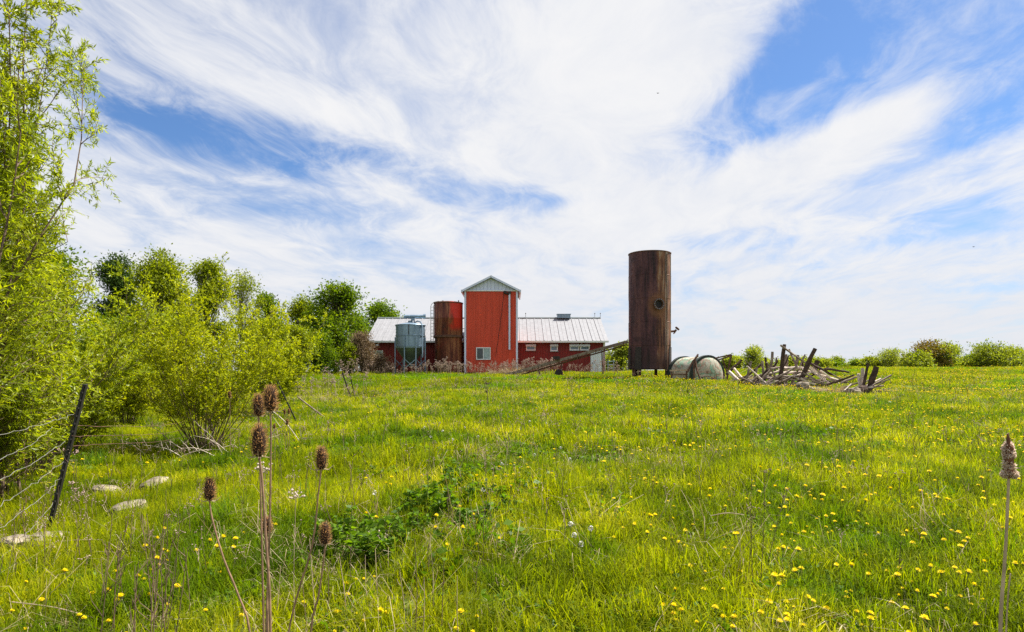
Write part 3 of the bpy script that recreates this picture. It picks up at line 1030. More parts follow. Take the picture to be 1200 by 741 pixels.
# ------------------------------------------------------------------ inclined auger conveyor
A0, A1 = P(588, 443, 53.5), P(735.5, 402.5, 51.5)
conv = thing('grain_conveyor', G(600, 53.5), 'long weathered conveyor sloping up from the tower foot to the tall tank', 'conveyor')
cvb = MB().beam(A0, A1, .34, .05)
for sd in (-.17, .17):
    off = Vector((0, sd, .10))
    cvb.beam(A0 + off, A1 + off, .035, .22)
cvb.build('trough', M_wood, conv)
MB().tube([A0 + Vector((0, 0, -.22)), A1 + Vector((0, 0, -.12))], .06, 6).build('lower_rail', M_ironrust, conv)
MB().tube([P(640, 431, 52.5), P(668, 423, 52.3), P(694, 412.5, 52)], .045, 6).build('drive_shaft', M_ironrust, conv)
for k in range(14):
    q = A0.lerp(A1, (k + .5) / 14)
    MB().beam(q + Vector((0, -.19, .12)), q + Vector((0, -.19, -.2)), .05, .04).build('rib', M_ironrust, conv)
for u in (.30, .48, .8):
    q = A0.lerp(A1, u)
    g_ = float(H(q.x, q.y))
    b = MB()
    for sy in (-.45, .45):
        b.tube([q, (q.x + .1, q.y + sy, float(H(q.x, q.y + sy)) - .05)], .035, 5)
    b.build('support_leg', M_ironrust, conv)
q = A0.lerp(A1, .47)
MB().box(P(652, 420, 52.3), (.5, .3, .25)).build('motor_box', M_iron, conv)
MB().lathe([(.03, -.06), (.3, -.05), (.32, 0), (.3, .05), (.03, .06)], 16, G(655, 52.4, .3), Euler((R(90), 0, 0)).to_matrix()).build('wheel', M_black, conv)

# small railing right of the barn
rlg = thing('field_gate', G(716, 62), 'small grey metal railing beside the right corner of the low barn', 'railing')
for pxx in (712.5, 719):
    MB().tube([G(pxx, 62, -.1), G(pxx, 62, 1.25)], .04, 6).build('post', M_galv, rlg)
for hh in (.5, .8, 1.1):
    MB().tube([G(711, 62, hh), G(720.5, 62, hh)], .03, 6).build('rail', M_galv, rlg)

# ------------------------------------------------------------------ fallen tank and iron frames
FD = 45.0
fc = P(829, 441, FD)
fg = float(H(fc.x, fc.y))
ft = thing('fallen_tank', (fc.x, fc.y, fg), 'round tank with flaking green and white paint lying on its side in the grass', 'tank')
axd = Vector((-.42, .90, 0)).normalized()      # from the near dome to the far end
Ma = axd.to_track_quat('Z', 'Y').to_matrix()
fr = 1.30
cen = Vector((fc.x, fc.y, EYE + (446 - 441.5) / 800 * FD))


def fl(b, name, mat, smooth=True):
    o = b.build(name, mat, ft, smooth)
    return o


fl(MB().lathe([(fr, .0), (fr, 2.4)], 44, cen, Ma, cap0=False, cap1=False), 'shell', M_flake)
dome = [(.02, -.38)] + [(fr * math.sin(R(a)), -.38 * math.cos(R(a))) for a in range(10, 91, 10)]
fl(MB().lathe(dome, 44, cen, Ma), 'dome_end', M_flake)
dome2 = [(fr * math.sin(R(a)), 2.4 - .38 * math.cos(R(a))) for a in range(90, 180, 10)] + [(.02, 2.78)]
fl(MB().lathe(dome2, 44, cen, Ma), 'dome_end', M_flake)
M_rim = simplemat('dark_green_rim', (.025, .035, .028), .7, .2, .4, 6)
for zz_ in (.0, 2.35):
    fl(MB().lathe([(fr - .04, zz_ - .13), (fr + .09, zz_ - .12), (fr + .09, zz_ + .14), (fr, zz_ + .15)], 44, cen, Ma, cap0=False, cap1=False), 'rim_hoop', M_rim)
hp = []
for k in range(9):
    a = R(20 + 140 * k / 8)
    hp.append(cen + Vector((.75 * math.cos(a) - .2, -.62, .75 * math.sin(a) - .75)))
fl(MB().tube(hp, .03, 6), 'dome_pipe', M_ironrust)

fr1 = thing('iron_frame', G(795, 43.8), 'low rusty angle iron table frame at the left side of the fallen tank', 'metal frame')
q0, q1 = P(785, 435, 43.8), P(806, 434.5, 43.8)
MB().beam(q0, q1, .1, .1).build('top_rail', M_palestalk, fr1)
for pxx in (787, 804.5):
    MB().beam(P(pxx, 435.4, 43.8), G(pxx, 43.8, -.05), .09, .09).build('leg', M_ironrust, fr1)
MB().beam(P(786, 439, 43.9), P(806, 439.5, 43.9), .05, .05).build('cross_rail', M_ironrust, fr1)
MB().box(P(795.5, 440.5, 44.0), (.85, .04, .4)).build('side_plate', M_flake, fr1)
fr2 = thing('bent_pipe_rack', G(813, 43.2), 'bent rusty pipes leaning on the near end of the fallen tank', 'metal frame')
for pts in ([(813.5, 449, 43.2), (813.2, 430, 43.4), (815, 420, 43.6), (818, 416, 43.7)], [(805.5, 437, 43.4), (812, 424, 43.5), (818, 417.5, 43.6)],
            [(815, 424, 43.4), (816.5, 434, 43.3), (820, 443, 43.2), (823, 450, 43.1)]):
    MB().tube([P(*p) for p in pts], .06, 6).build('pipe', M_ironrust, fr2)
fr3 = thing('triangular_truss', G(855, 43.6), 'rusty triangular iron truss at the right side of the fallen tank', 'metal frame')
for a, c in (((838, 420.5, 43.8), (857, 416.2, 43.6)), ((842, 422.5, 43.7), (857, 417.5, 43.6)), ((857.2, 416.5, 43.6), (852.5, 437, 43.6)), ((847, 422, 43.7), (853, 440, 43.6)), ((853, 436, 43.6), (851.5, 452, 43.6))):
    MB().beam(P(*a), P(*c), .09, .09).build('bar', M_ironrust, fr3)


# ------------------------------------------------------------------ ruined timbers
def timber(name, a, b, wpx, kind, mat, label, group='timbers of the collapsed wooden structure', ground=False):
    A, B = P(*a), P(*b)
    if ground:
        A.z = float(H(A.x, A.y)) - .15
    d = (a[2] + b[2]) / 2
    r = wpx * 1.3 / 800 * d / 2
    if kind == 'log':
        n = 6
        pts = [A.lerp(B, k / n) + Vector((random.uniform(-.25, .25) * r, 0, random.uniform(-.25, .25) * r)) for k in range(n + 1)]
        rad = [r * (1.08 - .2 * k / n) * random.uniform(.92, 1.08) for k in range(n + 1)]
        bm = MB().tube(pts, rad, 9, jit=.12)
    else:
        bm = MB()
        mid = A.lerp(B, .5) + Vector((0, 0, random.uniform(-.05, .03)))
        bm.beam(A, mid, r * 2, r * 2 * random.uniform(.35, .6)).beam(mid, B, r * 1.96, r * 1.9 * random.uniform(.35, .6))
    o = bm.build(name, mat, None, kind == 'log', loc=tuple(A))
    tag(o, label, 'timber' if kind == 'log' else 'plank', group)
    return o


TB = [
    ('timber_post', (901.5, 446, 38), (905.3, 412.5, 38), 2.6, 'log', M_wood, 'thin leaning pole left of the tallest post in the timber ruin', 1),
    ('timber_post', (912.8, 449, 37.5), (918.8, 404.6, 37.5), 3.8, 'log', M_wood_dark, 'tallest upright dark post of the ruined timber pile', 1),
    ('timber_post', (920.2, 447, 38.5), (921.3, 416, 38.5), 3.6, 'log', M_wood, 'short squared post just right of the tallest ruin post', 1),
    ('timber_rail', (914.6, 405.4, 37.3), (947, 428.5, 37.3), 1.7, 'log', M_wood, 'thin rail slanting down right from the top of the tallest post', 0),
    ('timber_post', (932, 450.5, 37), (955.5, 409, 37), 4.4, 'log', M_wood_dark, 'thick dark post leaning far to the right in the timber ruin', 1),
    ('timber_post', (953.4, 437, 38.6), (957.8, 423.5, 38.6), 4.2, 'log', M_wood_dark, 'blunt dark stub behind the right leaning post', 0),
    ('timber_pole', (885, 451, 38), (900, 433, 38), 2.6, 'log', M_wood_dark, 'dark pole rising right at the left foot of the timber ruin', 0),
    ('timber_pole', (878, 449, 38.4), (892, 439.5, 38.4), 2.4, 'log', M_wood, 'low grey pole lying nearly flat between fallen tank and ruin', 0),
    ('timber_pole', (867, 448.5, 39.5), (891.5, 428, 39.5), 2.3, 'log', M_wood_dark, 'long slim pole slanting up right between fallen tank and ruin', 0),
    ('timber_pole', (851, 440, 41.5), (869, 422.3, 41.5), 2.3, 'log', M_wood_dark, 'dark pole slanting up right beside the triangular truss', 0),
    ('timber_pole', (907, 441, 38.8), (910.2, 419.5, 38.8), 1.8, 'log', M_wood, 'short thin pole between the two left upright posts', 0),
    ('timber_pole', (895, 447, 38.6), (912, 423, 38.6), 2.0, 'log', M_wood_dark, 'thin dark pole crossing behind the left leaning pole', 0),
    ('timber_pole', (889, 450, 37.4), (903, 434, 37.4), 2.2, 'log', M_wood, 'grey pole ending at the foot of the left leaning pole', 0),
    ('timber_post', (896, 449, 38.9), (893.5, 424, 38.9), 2.4, 'log', M_wood, 'slim upright stake standing left of the thin leaning pole', 1),
    ('timber_post', (927, 449, 38.6), (935, 417, 38.6), 2.6, 'log', M_wood, 'slender pole leaning right between the short squared post and the leaning post', 1),
    ('timber_post', (944, 449, 38.9), (940, 422, 38.9), 2.4, 'log', M_wood_dark, 'thin dark pole leaning left behind the thick leaning post', 1),
    ('timber_post', (882, 450, 38.9), (887, 431, 38.9), 2.2, 'log', M_wood, 'short stake at the left foot of the ruin', 1),
    ('timber_post', (966, 450, 38.2), (961, 432, 38.2), 2.4, 'log', M_wood, 'short stake leaning left behind the fanned boards', 1),
    ('timber_pole', (940, 434, 37.6), (985, 447, 37.2), 2.0, 'log', M_wood_pale, 'long pale pole slanting down to the far right end of the ruin', 0),
    ('timber_pole', (950, 427, 38.2), (976, 440, 38.0), 2.2, 'log', M_wood_dark, 'dark pole above the fanned boards, slanting down right', 0),
    ('timber_post', (872, 450, 39.4), (880, 424, 39.4), 2.2, 'log', M_wood, 'upright stake between the fallen tank and the ruin', 1),
    ('timber_post', (903, 449, 38.2), (897, 419, 38.2), 2.2, 'log', M_wood_dark, 'dark stake leaning left at the left end of the ruin', 1),
    ('timber_pole', (978, 449, 33), (1001, 440, 32), 1.8, 'log', M_wood_dark, 'thin dark pole in the gap between the ruin and the broken posts', 0),
    ('timber_pole', (984, 457, 31), (1006, 449, 30), 1.8, 'log', M_wood, 'grey pole lying low just left of the broken posts', 0),
    ('timber_pole', (968, 452, 35), (988, 444.5, 34.5), 1.9, 'log', M_wood_dark, 'short dark pole right of the long pale slab', 0),
    ('timber_rail', (916, 431.8, 38), (945, 432.2, 38), 2.3, 'log', M_wood_pale, 'uppermost horizontal rail between the tallest and the leaning post', 0),
    ('timber_rail', (914, 437.4, 38.2), (942, 437, 38.2), 2.5, 'log', M_wood_pale, 'middle horizontal rail between the tallest and the leaning post', 0),
    ('timber_rail', (914, 442.4, 38), (940, 441.4, 38), 2.5, 'log', M_wood, 'lowest horizontal rail between the tallest and the leaning post', 0),
    ('timber_rail', (900, 433.5, 37.8), (917, 430.5, 37.8), 2.1, 'log', M_wood, 'upper short rail crossing left of the tallest post', 0),
    ('timber_rail', (899, 438.4, 37.9), (915, 436, 37.9), 2.1, 'log', M_wood_pale, 'pale middle short rail left of the tallest post', 0),
    ('timber_rail', (897, 444, 37.8), (916, 441.6, 37.8), 2.4, 'log', M_wood, 'lower short rail left of the tallest post', 0),
    ('board', (945, 427.5, 37.5), (968, 445, 37.2), 2.6, 'plank', M_wood_pale, 'topmost bleached board sliding down right from the leaning post', 0),
    ('board', (945.5, 431, 37.3), (972, 450, 36.8), 2.8, 'plank', M_wood_pale, 'second bleached board fanning out right of the leaning post', 0),
    ('board', (941, 437.5, 37), (964, 450.5, 36.6), 3.2, 'plank', M_wood, 'lowest broad board fanning out right of the leaning post', 0),
    ('board', (952, 430, 38), (979, 449, 37.5), 2.3, 'plank', M_wood, 'grey board reaching farthest right of the fanned boards', 0),
    ('board', (938, 444, 36.8), (956, 451, 36.5), 3.0, 'plank', M_wood_pale, 'short pale board on the grass below the fanned boards', 0),
    ('timber_log', (966, 441.5, 38), (992, 449, 37.5), 2.4, 'log', M_wood_dark, 'dark log lying right of the fanned boards', 0),
    ('board', (854, 436, 41), (868, 448.5, 40.6), 4.5, 'plank', M_wood_pale, 'pale board leaning against the truss by the fallen tank', 0),
    ('board', (860, 432, 41.3), (873, 447, 40.9), 3.2, 'plank', M_wood_pale, 'narrower pale board right of the one leaning on the truss', 0),
    ('board', (873, 446, 39.6), (897, 446.8, 39.2), 3.4, 'plank', M_wood_pale, 'flat bleached board on the ground left of the ruin', 0),
    ('board', (878, 442.5, 40), (898, 441.6, 40), 2.4, 'plank', M_wood, 'grey board resting above the flat bleached board', 0),
    ('board', (936, 455, 34), (952, 461.5, 33), 4.5, 'plank', M_wood_pale, 'pale broken slab in the grass below the leaning post', 0),
    ('board', (944, 454, 34), (975, 459, 33.3), 4.0, 'plank', M_wood_pale, 'long pale slab lying in the dead grass before the ruin', 0),
    ('board', (951, 456, 33), (985, 463.5, 32), 2.6, 'plank', M_wood, 'narrow grey slab lying right of the pale slabs', 0),
]
for (nm, a, b, wp_, kd, mt, lb_, gr) in TB:
    timber(nm, a, b, wp_, kd, mt, lb_, ground=bool(gr))
G2 = 'broken posts at the right end of the ruin'
for (nm, a, b, wp_, mt, lb_, gr) in [
    ('broken_post', (1013.5, 471, 28), (1027.3, 431, 28), 5.6, M_wood_dark, 'thickest dark broken post leaning right at the ruin end', 1),
    ('broken_post', (1008, 468, 28), (1017.5, 426.5, 28), 2.6, M_wood_dark, 'thin dark stake left of the thickest broken post', 1),
    ('broken_post', (1009.5, 464, 28.3), (1011.6, 432.5, 28.3), 3.4, M_wood_pale, 'bleached upright limb left of the dark stake', 1),
    ('broken_post', (1008, 452, 28.2), (1005.5, 438.5, 28.2), 2.6, M_wood_pale, 'short curved bleached stub leftmost among broken posts', 0),
    ('broken_post', (1019, 454.5, 28.4), (1035, 452.5, 28.4), 1.8, M_wood, 'thin stick poking out right behind the thickest broken post', 0),
    ('broken_post', (985, 449.5, 29), (1007, 441, 29), 1.8, M_wood, 'thin grey branch reaching left from the broken posts', 0)]:
    timber(nm, a, b, wp_, 'log', mt, lb_, G2, bool(gr))


rsd = np.random.default_rng(91)
db = MB()
for k in range(200):
    if k < 120:
        px, d = rsd.uniform(880, 975), rsd.uniform(36.5, 39)
    elif k < 160:
        px, d = rsd.uniform(852, 885), rsd.uniform(39.5, 41)
    else:
        px, d = rsd.uniform(985, 1010), rsd.uniform(27.6, 28.6)
    hpile = .6 * math.exp(-((px - 925) / 34) ** 2) if k < 120 else .25
    A = G(px, d, rsd.uniform(.02, .12 + hpile))
    an = rsd.normal() * .35
    L = rsd.uniform(.35, 1.5)
    B = A + Vector((math.cos(an) * L, rsd.uniform(-.3, .3), math.sin(an) * L * (1 if k % 3 else -.6)))
    B.z = max(B.z, float(H(B.x, B.y)) + .02)
    w_ = rsd.uniform(.03, .09)
    db.beam(A, B, w_, w_ * rsd.uniform(.3, .8), mi=int(rsd.integers(0, 3)))
o = db.build('wood_debris', [M_wood, M_wood_pale, M_wood_dark])
tag(o, 'small broken sticks and splinters heaped among the ruined timbers', 'debris', kind='stuff')


GP = 'loose poles lying crosswise in the heart of the ruin'
for k in range(19):
    px = 882 + k * 5.0 + rsd.uniform(-1.5, 1.5)
    d = rsd.uniform(37.2, 39)
    A = G(px, d, rsd.uniform(.0, .35))
    an = R(rsd.uniform(8, 65)) * (1 if k % 3 else -1)
    L = rsd.uniform(1.0, 2.1)
    if px > 945:
        an, L = -abs(an) * .6, 1.3
        A.z += .7
    B = A + Vector((math.cos(an) * L * (1 if k % 2 else -1) if px < 945 else math.cos(an) * L, rsd.uniform(-.4, .4), abs(math.sin(an)) * L if px < 945 else math.sin(an) * L))
    r = rsd.uniform(.035, .07)
    pts = [A.lerp(B, q / 5) + Vector((rsd.normal() * r * .2, 0, rsd.normal() * r * .2)) for q in range(6)]
    o = MB().tube(pts, [r * (1.1 - .07 * q) for q in range(6)], 7, jit=.12).build('timber_pole', [M_wood, M_wood_pale, M_wood_dark][k % 3], None, True, loc=tuple(A))
    tag(o, 'loose pole rising from the heart of the ruin, %s from the left' % ORD[k] if 0 < k < 18 else '%s of the loose poles rising from the heart of the ruin' % ORD[0 if k == 0 else 19], 'timber', GP)


def rock(name, px, d, w_, h_, dd, mat, label, rot=0.0, up=0.0, cat='rock'):
    g_ = G(px, d)
    V, n1_, n2_ = [], 10, 7
    rs = random.Random(int(px * 7 + d * 13))
    for i in range(n2_ + 1):
        th = math.pi * i / n2_
        for j in range(n1_):
            ph = 2 * math.pi * j / n1_
            k = rs.uniform(.80, 1.12)
            x_, y_, z_ = math.sin(th) * math.cos(ph) * k, math.sin(th) * math.sin(ph) * k, math.cos(th) * rs.uniform(.85, 1.05)
            x_ = math.copysign(abs(x_) ** .75, x_)
            z_ = math.copysign(abs(z_) ** .7, z_)
            V.append((x_ * w_ / 2, y_ * dd / 2, z_ * h_ / 2))
    Fs = [(i * n1_ + j, i * n1_ + (j + 1) % n1_, (i + 1) * n1_ + (j + 1) % n1_, (i + 1) * n1_ + j) for i in range(n2_) for j in range(n1_)]
    o = MB().add(V, Fs).build(name, mat, None, False)
    o.location = (g_.x, g_.y, g_.z + h_ * .45 + up)
    o.rotation_euler = (0, rot, rs.uniform(0, 1))
    return tag(o, label, cat)


rock('rock', 151, 7.9, .42, .20, .3, M_rock, 'largest pale slab of rock in the grass right of the black fence post', R(-12))
rock('rock', 181, 9.4, .40, .22, .3, M_rock, 'pale rock just behind the largest rock slab', R(-18))
rock('rock', 125, 9.3, .38, .19, .3, M_rock, 'pale rock behind and left of the largest slab', R(10))
rock('rock', 62, 6.3, .40, .17, .3, M_rock, 'flat pale rock in the grass at the far left, nearest to the camera', R(4))
rock('rock', 20, 6.5, .28, .15, .25, M_rock, 'small pale rock at the left picture edge', R(0))
rock('stone_lump', 941, 33.5, .75, .5, .5, M_rock, 'white lump among the broken slabs before the ruin')
rock('stone_lump', 1002, 27.6, .55, .45, .4, M_rock, 'pale lump at the foot of the broken posts')
rock('tree_stump', 1012, 27.8, .7, .55, .5, M_wood_dark, 'dark rotten stump hugging the broken posts', cat='stump')


# ------------------------------------------------------------------ trees
def leaf_cloud(centres, dirs, sizes, ratio, rs, droop=0.0, fold=True):
    """leaf blades as folded diamonds; returns (N,4,3)"""
    N = len(centres)
    d = dirs / (np.linalg.norm(dirs, axis=1, keepdims=True) + 1e-9)
    r = rs.normal(size=(N, 3))
    s = np.cross(d, r)
    s /= (np.linalg.norm(s, axis=1, keepdims=True) + 1e-9)
    nrm = np.cross(s, d)
    L = sizes[:, None]
    wv = L * ratio * .5
    p0 = centres
    p1 = centres + d * L * .45 + s * wv + nrm * L * .05
    p2 = centres + d * L - nrm * L * .12
    p3 = centres + d * L * .45 - s * wv + nrm * L * .05
    return np.stack([p0, p1, p2, p3], 1)


def bez(a, b, c, n):
    t_ = np.linspace(0, 1, n)[:, None]
    return (1 - t_) ** 2 * a + 2 * t_ * (1 - t_) * b + t_ * t_ * c


def crown_tree(name, px, d, top, width, label, leaf, bark, seed, cat='tree', lobes=7, clumps=90, per=150, lsize=.16, trunk_r=.18, low=.25, ratio=.55, spread=None, group=None, airy=0.0, base=None):
    rs = np.random.default_rng(seed)
    g_ = G(px, d) if base is None else base
    Ht = EYE + (446 - top) / 800 * d - g_.z
    Wd = width / 800 * d
    th = thing(name, tuple(g_), label, cat, group)
    b0 = np.array(g_)
    # lobes: ellipsoids stacked irregularly inside the crown
    lc, lr = [], []
    for k in range(lobes):
        u = (k + .5) / lobes
        zc_ = Ht * (low + (1 - low) * (.12 + .76 * u))
        env = math.sin(math.pi * min(.97, .18 + .72 * u)) ** .7
        an = rs.uniform(0, 2 * math.pi)
        off = Wd * .5 * env * rs.uniform(.25, .62)
        lc.append([off * math.cos(an), off * math.sin(an), zc_])
        rr_ = Wd * .5 * env * rs.uniform(.42, .62)
        lr.append([rr_, rr_, rr_ * rs.uniform(.7, 1.0)])
    lc.append([0, 0, Ht * .9])
    lr.append([Wd * .17, Wd * .17, Ht * .1])
    lc, lr = np.array(lc), np.array(lr)
    n_l = len(lc)
    ci = rs.integers(0, n_l, clumps)
    dv = rs.normal(size=(clumps, 3))
    dv /= np.linalg.norm(dv, axis=1, keepdims=True)
    cc_ = lc[ci] + dv * lr[ci] * rs.uniform(.45, 1.03, (clumps, 1))
    cc_[:, 2] = np.clip(cc_[:, 2], Ht * low * .6, Ht)
    # trunk and limbs
    tb_ = MB()
    lean = rs.normal(size=2) * Wd * .03
    tp = [b0 + np.array([lean[0] * u, lean[1] * u, Ht * .86 * u - .15 * (u == 0)]) + np.array([rs.normal() * .04, rs.normal() * .04, 0]) * Wd * .2 * (u > 0) for u in np.linspace(0, 1, 8)]
    tb_.tube([tuple(p) for p in tp], [trunk_r * (1.25 - 1.1 * u) if u < .05 else trunk_r * (1 - .85 * u) for u in np.linspace(0, 1, 8)], 7, jit=.08)
    tb_.build('trunk', bark, th)
    lb = MB()
    for k in range(clumps):
        c_ = b0 + cc_[k]
        hs = min(.8, max(low * .5, (cc_[k, 2] / Ht) * rs.uniform(.45, .75)))
        s0 = np.array([lean[0] * hs, lean[1] * hs, Ht * hs]) + b0
        mid = (s0 + c_) / 2 + np.array([0, 0, -.06 * Ht]) + rs.normal(size=3) * Wd * .03
        pts = bez(s0, mid, c_, 5)
        r0 = trunk_r * .28 * rs.uniform(.6, 1.2)
        lb.tube([tuple(p) for p in pts], [r0, r0 * .75, r0 * .5, r0 * .3, r0 * .12], 4, caps=False)
        for q in range(3):
            e = c_ + rs.normal(size=3) * Wd * .055
            lb.tube([tuple(pts[3]), tuple((pts[3] + e) / 2 + rs.normal(size=3) * .03), tuple(e)], [r0 * .3, r0 * .2, r0 * .08], 3, caps=False)
    lb.build('limbs', bark, th)
    N = clumps * per
    sp = (spread or Wd * .085)
    who = np.repeat(np.arange(clumps), per)
    csz = rs.uniform(.6, 1.35, clumps)[who][:, None]
    offs = rs.normal(size=(N, 3)) * sp * csz * np.array([1, 1, .7])
    cen_ = b0 + cc_[who] + offs
    dirs = offs / (np.linalg.norm(offs, axis=1, keepdims=True) + 1e-6) + rs.normal(size=(N, 3)) * .8 + np.array([0, 0, -.1])
    sz = rs.uniform(.6, 1.3, N) * lsize
    Vl = leaf_cloud(cen_, dirs, sz, ratio, rs)
    quads_mesh('crown', Vl, 4, leaf, parent=th)
    return th


def grow_bush(name, base, label, leaf, bark, seed, stems, height, fan, lean=(0, 0), sub=(12, 7), leafn=16, lsize=.08, ratio=.22, r0=.03, cat='shrub', droop=.0, group=None, start=.2, sublen=(.34, .3), maxx=9.0, xlim=99.0, stemcurve=.3):
    """many-stemmed willow: stems > side shoots > twigs, leaves along the twigs"""
    rs = np.random.default_rng(seed)
    th = thing(name, tuple(base), label, cat, group)
    b0 = np.array(base)
    sm, tw = MB(), MB()
    LC, LD = [], []

    def path(p, d_, L, n, curv, up):
        pts = [p.copy()]
        d_ = d_ / np.linalg.norm(d_)
        for k in range(n):
            d_ = d_ + rs.normal(size=3) * curv + np.array([0, 0, up])
            if p[0] > xlim: d_[0] = -abs(d_[0]) * .5
            d_ /= np.linalg.norm(d_)
            p = p + d_ * L / n
            pts.append(p.copy())
        return pts
    for s in range(stems):
        an = 2 * math.pi * (s + rs.uniform(-.4, .4)) / stems
        out = fan * math.sqrt(rs.uniform(.02, 1))
        d0 = np.array([min(maxx, math.cos(an) * out + lean[0]), math.sin(an) * out + lean[1], 1.0])
        L = height * rs.uniform(.62, 1.06) * math.sqrt(1 + out * out * .3) * (1 - .12 * out)
        p0 = b0 + np.array([math.cos(an), math.sin(an), 0]) * rs.uniform(.02, .2) * height * .25 + np.array([0, 0, -.1])
        mp = path(p0, d0, L, 9, .07, .05 * stemcurve)
        rr0 = r0 * rs.uniform(.6, 1.3)
        sm.tube([tuple(q) for q in mp], [rr0 * (1 - .092 * k) for k in range(10)], 5, caps=False)
        for j in range(sub[0]):
            u = start + (1 - start) * (j + rs.uniform(0, 1)) / sub[0]
            k = min(8, int(u * 9))
            fr_ = u * 9 - k
            q = mp[k] * (1 - fr_) + mp[k + 1] * fr_
            td = mp[k + 1] - mp[k]
            td /= np.linalg.norm(td)
            rd = rs.normal(size=3)
            rd -= td * rd.dot(td)
            rd /= np.linalg.norm(rd)
            L1 = L * sublen[0] * (1.15 - .75 * u) * rs.uniform(.6, 1.2)
            sp_ = path(q, td * .9 + rd * .8, L1, 5, .12, .10 - droop)
            tw.tube([tuple(z) for z in sp_], [rr0 * .35 * (1 - .15 * z) for z in range(6)], 3, caps=False)
            for i in range(sub[1]):
                v = (i + rs.uniform(.2, 1)) / sub[1]
                k2 = min(4, int(v * 5))
                f2_ = v * 5 - k2
                q2 = sp_[k2] * (1 - f2_) + sp_[k2 + 1] * f2_
                t2 = sp_[k2 + 1] - sp_[k2]
                t2 /= np.linalg.norm(t2)
                rd2 = rs.normal(size=3)
                rd2 -= t2 * rd2.dot(t2)
                rd2 /= np.linalg.norm(rd2)
                L2 = L1 * sublen[1] * rs.uniform(.5, 1.3) + lsize
                tp_ = path(q2, t2 * .8 + rd2 * .8, L2, 3, .15, .05 - droop * 1.5)
                tw.tube([tuple(z) for z in tp_], [rr0 * .12, rr0 * .1, rr0 * .07, rr0 * .03], 3, caps=False)
                tp_ = np.array(tp_)
                vv_ = rs.uniform(.05, 1, leafn) * 3
                kk = np.minimum(2, vv_.astype(int))
                ff = (vv_ - kk)[:, None]
                c_ = tp_[kk] * (1 - ff) + tp_[kk + 1] * ff
                dd_ = (tp_[kk + 1] - tp_[kk])
                dd_ /= np.linalg.norm(dd_, axis=1, keepdims=True)
                LC.append(c_)
                LD.append(dd_ * .7 + rs.normal(size=(leafn, 3)) * .5 + np.array([0, 0, -droop]))
    LC, LD = np.concatenate(LC), np.concatenate(LD)
    sm.build('stems', bark, th, True)
    tw.build('twigs', bark, th)
    Vl = leaf_cloud(LC, LD, rs.uniform(.55, 1.3, len(LC)) * lsize, ratio, rs)
    quads_mesh('foliage', Vl, 4, leaf, parent=th)
    return th


# the near willow at the left edge, reaching above the frame
grow_bush('willow_tree', G(-8, 8.2), 'tall many-stemmed willow with narrow leaves filling the left picture edge', M_willow, M_bark_w, 17, 30, 7.4, .20, (-.16, .02), (19, 10), 25, .072, .22, .024, 'tree', .10, start=.06, sublen=(.19, .34), maxx=-.06, xlim=-5.6)
grow_bush('willow_tree', G(-60, 6.9), 'slender leaning willow behind the wire fence at the far left edge', M_willow, M_bark_w, 12, 8, 6.2, .14, (-.03, .05), (16, 10), 28, .07, .20, .03, 'tree', .08, start=.25, sublen=(.20, .34), xlim=-4.95)
grow_bush('willow_bush', G(38, 10.2), 'round willow bush around the trunks of the near willow', M_willow, M_bark_w, 14, 26, 3.25, .40, (0, 0), (12, 8), 24, .065, .26, .013, 'shrub', .04, start=.22)
grow_bush('willow_bush', G(75, 12.5), 'low bright willow bush behind the left fence post', M_shrub, M_bark_w, 13, 22, 2.5, .5, (0, 0), (11, 8), 24, .06, .30, .013, 'shrub', .03)
# the big round yellow-green shrub
grow_bush('willow_shrub', G(240, 14.2), 'large rounded yellow-green willow shrub between the left trees and the field', M_shrub, M_bark_w, 21, 42, 3.75, .62, (.02, 0), (12, 7), 16, .058, .36, .011, 'shrub', .0, start=.27, sublen=(.25, .38))
grow_bush('willow_shrub', G(150, 19), 'yellow-green shrub half hidden behind the large rounded willow shrub', M_shrub, M_bark_w, 22, 24, 2.8, .6, (0, 0), (10, 7), 18, .075, .38, .013, 'shrub')
grow_bush('willow_shrub', G(318, 23), 'small yellow-green shrub at the right flank of the large rounded shrub', M_shrub, M_bark_w, 23, 22, 3.0, .55, (0, 0), (10, 7), 18, .08, .4, .013, 'shrub')
grow_bush('willow_shrub', G(95, 17), 'yellow-green shrub between the near willow and the hidden shrub', M_shrub, M_bark_w, 24, 20, 2.6, .5, (0, 0), (10, 7), 18, .08, .38, .013, 'shrub')

crown_tree('dark_tree', 138, 52, 299, 62, 'dark green tree peeping out behind the near willow', M_tree_c, M_bark, 31, lsize=.2, clumps=110, per=130, low=.08)
crown_tree('dark_tree', 60, 44, 300, 130, 'dark tree hidden behind the near willow crown', M_tree_a, M_bark, 32, lsize=.24, clumps=90, per=120, low=.1)
crown_tree('round_tree', 187, 46, 299, 84, 'round green tree with a visible pale trunk, leftmost of the skyline trees', M_tree_b, M_bark_pale, 33, lsize=.17, clumps=120, per=170, low=.30, trunk_r=.2)
crown_tree('round_tree', 243, 52, 305, 60, 'second skyline tree, round and green behind the large shrub', M_tree_b, M_bark_pale, 34, lsize=.18, clumps=100, per=160, low=.25)
crown_tree('sparse_tree', 284, 40, 318, 62, 'thin see-through tree rising from the right shoulder of the large shrub', M_tree_b, M_bark_pale, 35, lsize=.12, clumps=90, per=60, low=.2, trunk_r=.1)
crown_tree('green_tree', 313, 66, 344, 42, 'small dark green tree on the skyline right of the thin tree', M_tree_a, M_bark, 36, lsize=.24, clumps=80, per=110, low=.12)
crown_tree('feathery_tree', 356, 70, 350, 62, 'feathery green tree left of the big maple', M_tree_b, M_bark, 37, lsize=.22, clumps=110, per=110, low=.1)
